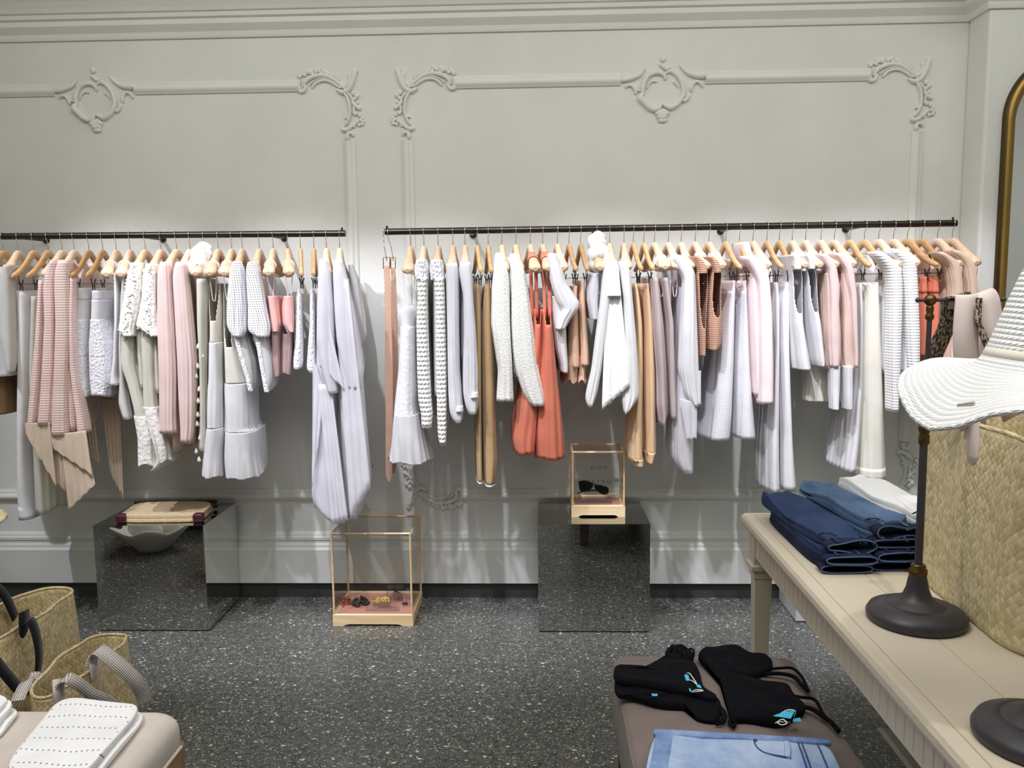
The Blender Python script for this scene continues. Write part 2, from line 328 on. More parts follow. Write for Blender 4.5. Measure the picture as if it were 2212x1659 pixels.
# panel mouldings with plaster ornaments
ZT, ZB = 2.516, 0.527; SC_Z = 1/8.296/446.0
def half_round(mb, path, r, seg=8, asp=0.8): mb.tube(path, np.asarray(r)*1.2, seg=seg, side=(0, -1, 0), aspect=asp)
def bar_run(mb, a, b):
    a, b = np.array(a, float), np.array(b, float); d = unit(b - a); nrm = np.array([0, -1.0, 0]); w = np.cross(d, nrm)
    pr = [(-0.021, 0.0), (-0.021, 0.006), (-0.014, 0.011), (-0.009, 0.010), (-0.004, 0.018), (0.004, 0.021), (0.011, 0.018), (0.016, 0.010), (0.021, 0.007), (0.021, 0.0)]
    pr = [(x*1.3, y*1.15) for x, y in pr]; mb.grid([[p + w*x + nrm*y for x, y in pr] for p in (a, b)], flip=True); mb.cap([a + w*x + nrm*y for x, y in pr]); mb.cap([b + w*x + nrm*y for x, y in pr])
def cartouche(cx, cz, parent):
    mb = MB()
    def L(pts, n=30): return [(cx + (u - 1030)*SC_Z, -0.006, cz - (v - 800)*SC_Z) for u, v in bez(pts, n)]
    r1 = lambda n, a, b: np.interp(np.linspace(0, 1, n), [0, 0.15, 0.85, 1], [a*0.5, a, b, b*0.5])
    half_round(mb, L([(1070, 620), (1068, 560), (1000, 505), (900, 498), (790, 545), (720, 640), (690, 760), (700, 860)], 34), r1(34, 0.010, 0.013))
    half_round(mb, L([(1075, 520), (1140, 478), (1220, 498), (1310, 580), (1370, 690), (1395, 810), (1370, 920), (1300, 1015), (1190, 1085), (1110, 1065), (1040, 1025)], 44), r1(44, 0.010, 0.014))
    half_round(mb, L([(1040, 1025), (1000, 1045), (970, 1095), (890, 1118), (800, 1075), (710, 980), (655, 915), (690, 840)], 34), r1(34, 0.011, 0.018))
    half_round(mb, L([(760, 760), (790, 690), (860, 640), (940, 650)], 16), r1(16, 0.005, 0.004)); half_round(mb, L([(1215, 650), (1270, 700), (1310, 760)], 12), r1(12, 0.005, 0.003))
    half_round(mb, L([(390, 745), (420, 700), (490, 700), (545, 750), (575, 810), (560, 850)], 18), r1(18, 0.008, 0.008)); half_round(mb, L([(560, 700), (600, 780), (680, 800)], 12), r1(12, 0.008, 0.005))
    half_round(mb, L([(1720, 755), (1690, 690), (1620, 655), (1560, 700), (1530, 770), (1540, 830)], 18), r1(18, 0.008, 0.008)); half_round(mb, L([(1390, 990), (1460, 940), (1500, 860)], 12), r1(12, 0.010, 0.007))
    half_round(mb, L([(300, 620), (480, 585), (620, 540), (690, 470), (720, 410)], 20), r1(20, 0.014, 0.006)); half_round(mb, L([(1330, 370), (1390, 450), (1500, 530), (1650, 565), (1800, 560)], 20), r1(20, 0.006, 0.016))
    half_round(mb, L([(985, 350), (1040, 400), (1100, 440), (1165, 410)], 14), r1(14, 0.009, 0.008)); mb.ball(L([(1035, 265), (1035, 265)], 2)[0], 0.013, sc=(1, 0.7, 1.2))
    for k in range(5):
        a = math.radians(-60 + 30*k); half_round(mb, L([(1030, 1120), (1030 + 60*math.sin(a), 1120 + 70*math.cos(a)), (1030 + 120*math.sin(a), 1120 + 190*math.cos(a)*0.95)], 8), r1(8, 0.008, 0.012))
    mb.ball(L([(1040, 1300), (1040, 1300)], 2)[0], 0.014, sc=(1.6, 0.7, 0.8))
    return mb.build('cartouche', m_trim, parent)
def corner(ax, az, sx, sz, parent):
    """scroll ornament; local pixels of a 5.82x crop, anchor (715, 340); sx, sz mirror it"""
    mb = MB(); S = 1/5.82/446.0; rnd = random.Random(5)
    def L(pts, n=24): return [(ax + sx*(u - 715)*S, -0.006, az - sz*(v - 340)*S) for u, v in bez(pts, n)]
    r1 = lambda n, a, b: np.interp(np.linspace(0, 1, n), [0, 0.15, 0.85, 1], [a*0.5, a, b, b*0.5])
    half_round(mb, L([(165, 360), (200, 290), (290, 240), (410, 225), (520, 262), (640, 350), (690, 400)], 30), r1(30, 0.011, 0.010))
    half_round(mb, L([(270, 375), (320, 315), (420, 285), (520, 312), (620, 385)], 24), r1(24, 0.008, 0.007)); half_round(mb, L([(240, 340), (310, 282), (420, 256), (525, 288), (630, 366)], 24), 0.004)
    half_round(mb, L([(120, 270), (105, 340), (125, 410), (170, 405), (195, 360), (170, 330)], 20), r1(20, 0.012, 0.008))
    half_round(mb, L([(575, 395), (650, 432), (720, 400), (770, 320), (795, 240), (820, 185)], 24), r1(24, 0.012, 0.014)); half_round(mb, L([(610, 370), (690, 360), (740, 290), (745, 230)], 16), 0.008)
    mb.ball(L([(812, 185)]*2, 2)[0], 0.014, sc=(1, 0.7, 1))
    for (u, v, r) in ((125, 225, 16), (150, 200, 12), (185, 215, 13), (215, 185, 14), (262, 178, 20), (290, 205, 12), (330, 175, 15), (365, 160, 14), (385, 195, 12), (430, 180, 14), (465, 200, 14), (500, 210, 11), (535, 225, 12), (570, 245, 11), (600, 270, 10), (745, 230, 12), (790, 265, 12)):
        mb.ball(L([(u, v)]*2, 2)[0], r*S*2.0, 10, 6, (1, 0.6, 1))
    half_round(mb, L([(660, 430), (710, 500), (735, 600), (735, 700), (700, 790), (665, 840)], 26), r1(26, 0.014, 0.012), asp=0.45); half_round(mb, L([(700, 430), (760, 500), (790, 590), (780, 690)], 20), 0.006)
    half_round(mb, L([(765, 545), (810, 600), (870, 640)], 12), r1(12, 0.008, 0.010)); half_round(mb, L([(670, 740), (710, 730), (735, 690)], 10), 0.006)
    for (u, v, r) in ((790, 445, 24), (825, 480, 22), (795, 510, 18), (820, 560, 14), (800, 690, 20), (850, 710, 18), (885, 745, 18), (895, 785, 17), (860, 770, 17), (880, 815, 18), (840, 825, 17), (820, 790, 15), (785, 815, 20), (755, 830, 20), (780, 845, 12)):
        mb.ball(L([(u + rnd.uniform(-4, 4), v)]*2, 2)[0], r*S*1.35, 10, 6, (1, 0.7, 1))
    half_round(mb, L([(625, 860), (665, 885), (710, 870), (750, 835)], 14), r1(14, 0.012, 0.010)); half_round(mb, L([(765, 965), (755, 925), (710, 925), (690, 960), (695, 1010)], 16), r1(16, 0.009, 0.012))
    return mb.build('corner_scroll', m_trim, parent)
K = 1/5.82/446.0
for (name, xl, xr, cx) in (('trim_2', None, -0.912, -2.137), ('trim_3', -0.634, 1.762, 0.574)):
    mb = MB(); cut = 0.31
    if xl is not None:
        bar_run(mb, (xl + 0.235, 0, ZT), (cx - 0.195, 0, ZT)); bar_run(mb, (xl, 0, ZT - 0.262), (xl, 0, ZB + 0.262)); bar_run(mb, (xl + 0.235, 0, ZB), (xr - 0.235, 0, ZB))
    else:
        bar_run(mb, (XL, 0, ZT), (cx - 0.195, 0, ZT)); bar_run(mb, (XL, 0, ZB), (xr - 0.235, 0, ZB))
    bar_run(mb, (cx + 0.2, 0, ZT), (xr - 0.235, 0, ZT)); bar_run(mb, (xr, 0, ZT - 0.262), (xr, 0, ZB + 0.262))
    tr = struct(mb, name, m_trim, smooth=True)
    tr.modifiers.new('split', 'EDGE_SPLIT').split_angle = math.radians(50)
    cartouche(cx, ZT - 0.055, tr)
    corner(xr, ZT, 1, 1, tr); corner(xr, ZB, 1, -1, tr)
    if xl is not None: corner(xl, ZT, -1, 1, tr); corner(xl, ZB, -1, -1, tr)
# ================================================================ clothes rails
ZR = 1.806; YR = -0.30; RR = 0.0145
def rail(xa, xb, za, zb, brackets, label, fin):
    t = thing('clothes_rail', label, 'clothes rail', (xa, YR, za - 0.03), 'wall mounted clothes rails')
    mb = MB().tube([(xa, YR, za), (xb, YR, zb)], RR, 16); mb.build('rail_tube', m_rail, t)
    for bx in brackets:
        z = za + (zb - za)*(bx - xa)/(xb - xa)
        b = MB().tube([(bx, 0.0, z), (bx, YR + 0.013, z)], 0.0085, 12); b.lathe([(0.017, 0), (0.017, 0.006), (0.009, 0.014)], (bx, 0.0, z), 18, (0, -1, 0))
        b.build('rail_bracket', m_rail, t)
    for fx in fin:
        z = za + (zb - za)*(fx - xa)/(xb - xa)
        MB().tube([(fx, YR, z + 0.008), (fx, YR, z + 0.026)], 0.0045, 8).build('end_pin', m_rail, t)
    return t
def railx(px, py): return float(P(px, py, YR)[0])
rail(-3.6, railx(746, 504), 1.812, 1.8, [float(P(x_, 516, 0)[0]) for x_ in (100, 352, 614)], 'blackened steel clothes rail on the left part of the wall', [railx(739, 504)])
rail(railx(832, 500), railx(2066, 482), 1.805, 1.81, [float(P(x_, 505, 0)[0]) for x_ in (1022, 1286, 1556, 1826)], 'longer blackened steel clothes rail on the right part of the wall', [railx(836, 500), railx(2058, 482)])
# ================================================================ hangers
def zrail(x): return 1.812 - 0.012*(x + 3.6)/2.72 if x < -0.8 else 1.805 + 0.005*(x + 0.7)/2.52
HOOK = [(0, -0.012), (0, 0.018), (0.006, 0.032), (0.0155, 0.046), (0.0185, 0.060), (0.0135, 0.0715), (0, 0.0765), (-0.0135, 0.0715), (-0.0185, 0.060), (-0.0175, 0.053)]
def hanger_proto(kind):
    t = thing('clothes_hanger', 'x', 'hanger', (0, 0, 0), 'wooden hangers on the rails')
    h = bez(HOOK, 30); MB().tube([(0, -s, z) for s, z in h], 0.0017, 8).build('hook', m_chrome, t)
    ss = np.linspace(-0.206, 0.206, 41); a = np.abs(ss); pth = []; rw = []; asp = []
    if kind == 'A':
        zc = np.interp(a, [0, 0.02, 0.05, 0.1, 0.15, 0.19, 0.206], [-0.018, -0.022, -0.040, -0.068, -0.096, -0.116, -0.121])
        hw = np.interp(a, [0, 0.05, 0.1, 0.15, 0.185, 0.2, 0.206], [0.0135, 0.0145, 0.0175, 0.0235, 0.027, 0.023, 0.011])
        hh = np.interp(a, [0, 0.02, 0.1, 0.17, 0.195, 0.206], [0.017, 0.02, 0.019, 0.020, 0.017, 0.008])
        mat = m_hang
    else:
        zc = np.interp(a, [0, 0.02, 0.05, 0.1, 0.15, 0.19, 0.206], [-0.016, -0.022, -0.046, -0.082, -0.108, -0.122, -0.125])
        hw = np.interp(a, [0, 0.05, 0.15, 0.2, 0.206], [0.0105, 0.0095, 0.0095, 0.0095, 0.006])
        hh = np.interp(a, [0, 0.02, 0.1, 0.19, 0.206], [0.016, 0.019, 0.015, 0.012, 0.006]); mat = m_hang2
    zc = np.convolve(np.pad(zc, 2, 'edge'), np.ones(5)/5, 'valid')
    MB().tube([(0, -s, z) for s, z in zip(ss, zc)], hw, 16, side=(1, 0, 0), aspect=hh/hw).build('shoulders', mat, t)
    if kind == 'A': MB().tube([(0, -0.16, -0.122), (0, 0.16, -0.122)], 0.0055, 8).build('trouser_bar', mat, t)
    else:
        c = MB().tube(bez([(0, -0.15, -0.108), (0, -0.152, -0.148), (0, -0.14, -0.156), (0, 0.14, -0.156), (0, 0.152, -0.148), (0, 0.15, -0.108)], 40), 0.0016, 6); c.build('clip_bar', m_dkwire, t)
        for sgn in (-1, 1):
            k = MB(); y = sgn*0.135
            for q in (-1, 1): k.tube([(q*0.010, y, -0.137), (q*0.004, y, -0.158), (q*0.005, y, -0.185)], [0.0036, 0.004, 0.003], 8, side=(0, 1, 0), aspect=0.7)
            k.tube([(-0.008, y - 0.004, -0.158), (0.008, y - 0.004, -0.158)], 0.003, 8); k.build('clip', m_dkwire, t)
    return t
PROTO = {k: hanger_proto(k) for k in 'AB'}; USED = set()
def copy_tree(o, parent=None):
    c = o.copy(); COL.objects.link(c)
    if parent is not None: c.parent = parent
    for ch in list(o.children): copy_tree(ch, c)
    return c
HG = {}
def hang(key, kind, hook, tip, label):
    """hook pixel on the rail, pixel of the front tip"""
    x = railx(hook, 505 if hook < 800 else 492); z = zrail(x); xt = float(P(tip, 598, YR - 0.2)[0]); th = math.asin(max(-0.6, min(0.6, (xt - x)/0.206)))
    if kind in USED: o = copy_tree(PROTO[kind])
    else: o = PROTO[kind]; USED.add(kind)
    o.location = (x, YR, z - 0.0601); o.rotation_euler = (0, 0, th); o['label'] = label
    fw = np.array([math.sin(th), -math.cos(th), 0.0]); lt = np.array([math.cos(th), math.sin(th), 0.0])
    HG[key] = dict(c=np.array([x, YR, z - 0.0615]), f=fw, l=lt, tip=np.array([x, YR, 0]) + fw*0.206, kind=kind)
# ================================================================ garments
fabric('W', WHITE, 'plain', 1, 0.4, transl=0.12); fabric('Wsoft', (240, 239, 240), 'nub', 0.9, 0.25); fabric('Wknit', (240, 239, 234), 'knit', 1, 0.7)
fabric('Wrib', (240, 240, 239), 'ribh', 0.9, 0.5); fabric('Wnub', (240, 239, 233), 'nub', 1.5, 0.5); fabric('Wlace', (242, 242, 246), 'lace', 1, 0.9); fabric('Wcroc', (242, 242, 246), 'crochet', 0.9, 0.9)
fabric('Wmesh', (242, 242, 240), 'mesh', 1.0, 0.7); fabric('Weye', (243, 242, 246), 'eyelet', 1.0, 0.5); fabric('Wsheer', (244, 243, 246), 'plain', 1, 0.3, sheer=0.22, transl=0.3)
fabric('Wrobe', (246, 245, 250), 'plain', 1, 0.3, sheer=0.16, transl=0.3); fabric('Wemb', (244, 243, 248), 'nub', 0.6, 0.45)
fabric('Cr', (240, 236, 224), 'plain', 1, 0.4, transl=0.15); fabric('Crsheer', (240, 238, 226), 'plain', 1, 0.35, sheer=0.16, transl=0.3); fabric('Crpom', (241, 239, 232), 'nub', 0.55, 1.0)
fabric('Pkrib', (240, 214, 207), 'ribh', 1.0, 0.5); fabric('Pk', (238, 214, 209), 'plain', 1, 0.3, transl=0.1); fabric('Pkpale', (243, 224, 224), 'plain', 1, 0.35); fabric('Blush', (232, 205, 191), 'plain', 1, 0.35, transl=0.1)
fabric('Bg', (228, 208, 186), 'plain', 1, 0.35, transl=0.1); fabric('Kh', (182, 152, 110), 'plain', 1, 0.4); fabric('Tn', (226, 192, 152), 'plain', 1, 0.4); fabric('TnPk', (226, 188, 160), 'plain', 1, 0.35)  # beige puts warm shade into the pink cardigans' drape hems
fabric('Co', (228, 134, 108), 'plain', 1, 0.35, transl=0.06); fabric('Mv', (226, 212, 210), 'plain', 1, 0.4, sheer=0.18, transl=0.3); fabric('Mvp', (224, 196, 196), 'plain', 1, 0.3, sheer=0.35, transl=0.3)
fabric('Brn', (200, 158, 134), 'knit', 2.2, 0.35); fabric('Satin', (240, 192, 184), 'plain', 1, 0.2, rough=0.4); fabric('Peach', (240, 212, 190), 'ribv', 0.8, 0.3, transl=0.1)
fabric('Grw', (232, 231, 226), 'plain', 1, 0.35, sheer=0.12, transl=0.25); fabric('Cream2', (236, 233, 220), 'plain', 1, 0.35); fabric('Rim', (244, 226, 226), 'plain'); fabric('Brown', (150, 122, 88), 'plain'); fabric('Tagdk', (40, 26, 30), 'plain')
fabric('Beltl', (214, 176, 152), 'eyelet', 1.2, 0.5, rough=0.55)
def rows_of(pts, n):
    p = np.array([(q[0], q[1], q[2], q[3] if len(q) > 3 else 1.0) for q in pts], float); y = np.linspace(p[0, 0], p[-1, 0], n)
    R = np.stack([y] + [np.interp(y, p[:, 0], p[:, k]) for k in (1, 2, 3)], 1)
    for _ in range(1):
        S = R.copy(); S[1:-1, 1:] = 0.25*R[:-2, 1:] + 0.5*R[1:-1, 1:] + 0.25*R[2:, 1:]; R = S
    return R
_T = np.linspace(0, 2*math.pi, 241)
def section(hx, hy, e, seg):
    """evenly spaced points on a superellipse, starting at the back; returns lat, fwd, normals, arclength"""
    c, s = np.cos(_T - math.pi/2), np.sin(_T - math.pi/2)
    X = hx*np.sign(c)*np.abs(c)**(2/e); Y = hy*np.sign(s)*np.abs(s)**(2/e); L = np.concatenate([[0], np.cumsum(np.hypot(np.diff(X), np.diff(Y)))])
    q = np.linspace(0, L[-1], seg, endpoint=False); x, y = np.interp(q, L, X), np.interp(q, L, Y)
    dx, dy = np.roll(x, -1) - np.roll(x, 1), np.roll(y, -1) - np.roll(y, 1); m = np.hypot(dx, dy) + 1e-9
    return x, y, dy/m, -dx/m, q, L[-1]
def folds(s, v, nf, seed, amp):
    r = random.Random(seed); a, b, c, d = [r.uniform(0, 6.28) for _ in range(4)]; k = r.choice([-1, 1])*r.uniform(0.3, 1.0)
    nf2 = nf*2
    f1 = 1.5*np.sqrt(np.abs(np.sin(math.pi*nf2*s + a + k*v*1.6)) + 0.02) - 1.0; f2 = np.sin(2*math.pi*(nf2*2 - 1)*s + b - k*v*2)
    env = 0.65 + 0.35*np.sin(2*math.pi*3*s + d + v*3)
    return amp*(f1*env*1.1 + 0.35*f2 + 0.4*np.sin(2*math.pi*2*s + c + v*4))
def cloth(mb, pts, fw, lt, Yf, hy, fa=0.006, nf=4, seed=1, seg=96, rows=40, e=2.8, skip=None, wav=0.0, cap=True, v0=0.0, v1=1.0, out=0.0):
    R = rows_of(pts, rows); G, UV = [], []
    for i, (py, xl, xr, k) in enumerate(R):
        v = v0 + (v1 - v0)*i/(rows - 1.0); ctr = P((xl + xr)/2, py, Yf); hx = max(0.0025, (P(xr, py, Yf)[0] - P(xl, py, Yf)[0])/2*0.985 + min(fa, 0.012)*0.3*v); hyr = hy*k
        x, y, nx, ny, q, per = section(hx, hyr, e, seg)
        amp = min(fa, hx*0.42)*(0.2 + 0.8*v); d = folds(q/per, v, nf, seed, amp) - amp*0.8 + out
        if skip is None: d = np.where(y > hyr*0.86, d*0.7, d)
        p = ctr[None] + np.outer(y + d*ny - hyr, fw) + np.outer(x + d*nx, lt)
        if wav and v > 0.7: p[:, 2] += wav*((v - 0.7)/0.3)*np.sin(2*math.pi*nf*q/per + seed)
        G.append(p); z = ctr[2]; UV.append([(a, z) for a in list(q) + [per]])
    sk = None
    if skip is not None:
        sk = [[False]*seg for _ in range(rows - 1)]
        for i in range(rows - 1):
            for j in range(seg):
                s = abs((j + 0.5)/seg - 0.5); sk[i][j] = skip(i/(rows - 1.0), s)
    mb.grid(G, cu=True, UV=UV, skip=sk)
    if cap: mb.cap(G[0], True)
    return np.array(G)
def body(mb, H, hem_py, bw=0.19, hx=0.019, fa=0.006, nf=7, seed=2, seg=84, rows=26, flare=1.0, neck=0.085, arm=None, hemx=None):
    c, fw, lt = H['c'], H['f'], H['l']; zh = float(P(1169 + (c[0])*480, hem_py, YR)[2]); G, UV = [], []
    for i in range(rows):
        v = (i/(rows - 1.0))**1.15; A = np.interp(v, [0, 0.08, 0.3, 1], [0.2, 0.203, bw, bw*flare]); h = np.interp(v, [0, 0.03, 0.1, 0.4, 1], [0.005, 0.019, hx, hx*1.05, hx*1.15 if hemx is None else hemx])
        x, y, nx, ny, q, per = section(h, A, 2.6, seg); d = folds(q/per, v, nf, seed, min(fa, h*0.4)*(0.15 + 0.85*v)) - min(fa, h*0.4)*0.7*v
        a = np.abs(y); zt = c[2] + np.interp(a, [0, neck, 0.1, 0.15, 0.19, 0.206], [-0.13, -0.052, -0.0445, -0.072, -0.092, -0.108])
        z = zt*(1 - v) + zh*v; p = c[None]*np.array([1, 1, 0]) + np.outer(y + d*ny, fw) + np.outer(x + d*nx, lt); p[:, 2] = z; G.append(p)
        UV.append([(b, float(z.mean())) for b in list(q) + [per]])
    mb.grid(G, cu=True, UV=UV); return G
def G(key, name, label, cat, parts, group='garments on the rails'):
    """parts: (part name, fabric, [pieces]); a piece is a tuple ('c'|'s'|'b', data, options)"""
    H = HG[key]; root = None
    if len(parts) > 1: root = thing(name, label, cat, (H['c'][0], H['c'][1], 0.9), group)
    seed = sum(map(ord, key)) + int(key[1:])*7
    for pi, (pn, mt, pieces) in enumerate(parts):
        mb = MB(); extra = []
        if len(pieces) > 1 and all(p[0] == 'r' for p in pieces):
            for p in pieces[1:]:
                m3 = MB(); p[1](m3, H); m3.build(pn, MATS[mt], root, solid=0.0016)
            pieces = pieces[:1]
        for qi, pc in enumerate(pieces):
            kind, dat = pc[0], pc[1]; o = dict(pc[2]) if len(pc) > 2 else {}; sd = seed if o.pop('same', 0) else seed + 13*pi + 5*qi
            if kind == 'b': body(mb, H, dat, seed=sd, **o)
            elif kind in 'cs':
                yo = o.pop('yo', 0.0); hy = o.pop('hy', 0.04 if kind == 's' else 0.15); rear = o.pop('rear', kind == 's')
                Yf = (H['tip'][1] - 0.012 if H['kind'] == 'A' else YR - 0.15) + yo
                g = cloth(mb, dat, H['f'], H['l'], Yf, hy, seed=sd, **o)
                if rear:
                    m2 = MB(); m2.grid(g - (H['f']*0.385)[None, None], cu=True, UV=[[(a*0.01, float(r[0][2])) for a in range(r.shape[0] + 1)] for r in g]); extra.append(m2)
            elif kind == 'r':      # raw builder
                dat(mb, H)
        if root is None: tag(mb.build(name, MATS[mt], solid=0.0016), label, cat, group)
        else: mb.build(pn, MATS[mt], root, solid=0.0016)
        for m2 in extra:
            if root is not None: m2.build(pn, MATS[mt], root, solid=0.0016)
            else:
                pass
def strap_loop(H, z0, z1, s=0.15, r=0.0016, w=0.02):
    """thin strap looped over the front hanger arm, hanging down to z1"""
    def f(mb, H_):
        b = H_['c']*np.array([1, 1, 0]) + H_['f']*s; za = H_['c'][2] + float(np.interp(s, [0, 0.1, 0.15, 0.19], [-0.018, -0.047, -0.074, -0.094])); P_ = []
        side = [(0.2*w, z1), (w*0.6, z1 + 0.02), (w + 0.003, za - 0.05), (w, za - 0.014)]
        P_ = [b - H_['l']*x + [0, 0, z] for x, z in side] + [b + [0, 0, za + 0.005]] + [b + H_['l']*x + [0, 0, z] for x, z in side[::-1]]
        mb.tube(bez(P_, 40), r, 6)
    return f
def ring(s=0.13, r=0.002, n=1, lat=0.0):
    """cord looped round the front arm"""
    def f(mb, H_):
        pth = []
        for a in np.linspace(0, 2*math.pi*n, 24*n, endpoint=(n > 1)):
            ss = s + 0.016*a/(2*math.pi)*(n > 1); zc = float(np.interp(ss, [0, 0.1, 0.15, 0.19], [-0.022, -0.068, -0.096, -0.116])); hw = float(np.interp(ss, [0.1, 0.15, 0.185], [0.0185, 0.0255, 0.0295]))
            pth.append(H_['c'] + H_['f']*ss + H_['l']*(hw + r)*math.cos(a) + np.array([0, 0, zc + (0.0205 + r)*math.sin(a)]))
        mb.tube(pth, r, 6, closed=(n == 1))
    return f
def sheet(c, fold=0.006, n=4, nu=26, nv=22, seed=0):
    """hanging cloth flap from four corners (px, py, depth offset): top left, top right, bottom right, bottom left"""
    def f(mb, H):
        Yb = H['tip'][1] if H['kind'] == 'A' else YR - 0.15; q = [P(x, y, Yb + o) for x, y, o in c]; G_, UV = [], []
        r = random.Random(seed); ph = r.uniform(0, 6)
        for i in range(nv):
            v = i/(nv - 1.0); row = []; uv = []
            for j in range(nu):
                u = j/(nu - 1.0); p = (q[0]*(1 - u) + q[1]*u)*(1 - v) + (q[3]*(1 - u) + q[2]*u)*v
                p = p + np.array([0, -1, 0])*fold*(0.3 + v)*(1.5*math.sqrt(abs(math.sin(math.pi*n*u + ph + v)) + .02) - 0.8) + np.array([0, 0, 1])*0.004*v*math.sin(2*math.pi*n*u + ph)
                row.append(p); uv.append((p[0], p[2]))
            G_.append(row); UV.append(uv)
        mb.grid(G_, UV=UV)
    return f
LT = 'hanging on the left rail'
# hangers on the left rail: kind, hook pixel, tip pixel
HL = [('l0', 'A', -27, -75), ('l1', 'B', 5, -42), ('l2', 'A', 37, 9), ('l3', 'B', 71, 28), ('l4', 'B', 102, 60), ('l5', 'A', 132, 99), ('l6', 'A', 158, 129), ('l7', 'B', 190, 155), ('l8', 'B', 220, 188), ('l9', 'A', 249, 229), ('l10', 'A', 279, 260), ('l11', 'A', 312, 285), ('l12', 'A', 346, 321), ('l13', 'A', 380, 351), ('l14', 'A', 409, 386), ('l15', 'A', 439, 423), ('l16', 'A', 470, 453), ('l17', 'A', 499, 484), ('l18', 'A', 522, 508), ('l19', 'A', 559, 546), ('l20', 'A', 589, 580), ('l21', 'A', 620, 624), ('l22', 'B', 648, 651), ('l23', 'B', 677, 677), ('l24', 'A', 704, 703), ('l25', 'A', 733, 732)]
HR = [('r0', 'A', 886, 881), ('r1', 'A', 915, 909), ('r2', 'A', 946, 942), ('r3', 'A', 978, 976), ('r4', 'A', 1004, 1005), ('r5', 'B', 1030, 1040), ('r6', 'B', 1054, 1062), ('r7', 'A', 1084, 1088), ('r8', 'A', 1114, 1121), ('r9', 'A', 1145, 1157), ('r10', 'A', 1172, 1186), ('r11', 'A', 1204, 1216), ('r12', 'B', 1229, 1246), ('r13', 'B', 1254, 1270), ('r14', 'A', 1289, 1296), ('r15', 'A', 1317, 1322), ('r16', 'A', 1348, 1353), ('r17', 'B', 1368, 1386), ('r18', 'B', 1391, 1411), ('r19', 'A', 1414, 1437), ('r20', 'A', 1444, 1466), ('r21', 'A', 1472, 1490), ('r22', 'A', 1502, 1526), ('r23', 'A', 1532, 1559), ('r24', 'B', 1568, 1600), ('r25', 'B', 1598, 1624), ('r26', 'A', 1627, 1656), ('r27', 'B', 1657, 1689), ('r28', 'B', 1684, 1716), ('r29', 'A', 1712, 1739), ('r30', 'A', 1741, 1770), ('r31', 'A', 1774, 1804), ('r32', 'A', 1803, 1840), ('r33', 'B', 1837, 1879), ('r34', 'B', 1868, 1921), ('r35', 'A', 1899, 1945), ('r36', 'A', 1931, 1978), ('r37', 'B', 1961, 2026), ('r38', 'B', 1992, 2050), ('r39', 'A', 2026, 2076), ('r40', 'A', 2058, 2108)]
HL_TXT = {}
for h in HL + HR: hang(h[0], h[1], h[2], h[3], 'x')
def Hlab(key, txt):
    HL_TXT[key] = txt
NAMES = {}
def garment(key, name, label, cat, parts, short=None):
    G(key, name, label, cat, parts, 'garments hanging on the left rail' if key[0] == 'l' else 'garments hanging on the right rail')
    NAMES[key] = label
# ---- left rail, from the picture's left edge
garment('l0', 'top', 'plain white top cut off by the photo edge on the left rail', 'top', [('body', 'W', [('c', [(575, -70, -40), (600, -75, -25), (700, -70, -2), (760, -68, 8), (815, -66, 15)], dict(hy=0.18, yo=0.0))])])
garment('l1', 'skirt', 'brown skirt mostly cut off by the photo edge on the left rail', 'skirt', [('body', 'Brown', [('c', [(620, -48, -22), (720, -54, -10), (820, -60, 2), (898, -62, 5)], dict(hy=0.16))])])
garment('l2', 'top', 'pale grey white sleeveless top left of the long white trousers', 'top', [('body', 'Grw', [('c', [(572, 0, 24, 0.95), (590, -8, 24, 1), (650, -14, 27), (720, -10, 28), (780, 2, 27), (806, 12, 22, 0.7)], dict(hy=0.2, fa=0.005))])])
garment('l3', 'trousers', 'long white trousers clipped by the waist, leftmost pair on the left rail', 'trousers', [('leg', 'W', [('c', [(628, 27, 48), (640, 27, 54), (700, 29, 57), (800, 29, 56), (900, 28, 54), (1010, 29, 54), (1090, 30, 60), (1124, 31, 68)], dict(hy=0.15, fa=0.004, nf=3))]), ('hem_band', 'W', [('c', [(1096, 29.4, 61), (1124, 30.4, 68.8)], dict(hy=0.15, fa=0.004, nf=3, rows=4, cap=False, same=1, v0=0.94, out=0.0006))])])
garment('l4', 'skirt', 'long sheer cream skirt clipped behind the leftmost white trousers', 'skirt', [('body', 'Crsheer', [('c', [(640, 61, 78), (700, 60, 77), (800, 56, 74), (880, 54, 80), (960, 58, 92), (1060, 62, 100), (1112, 66, 102)], dict(hy=0.17, fa=0.011, nf=4, wav=0.006))])])
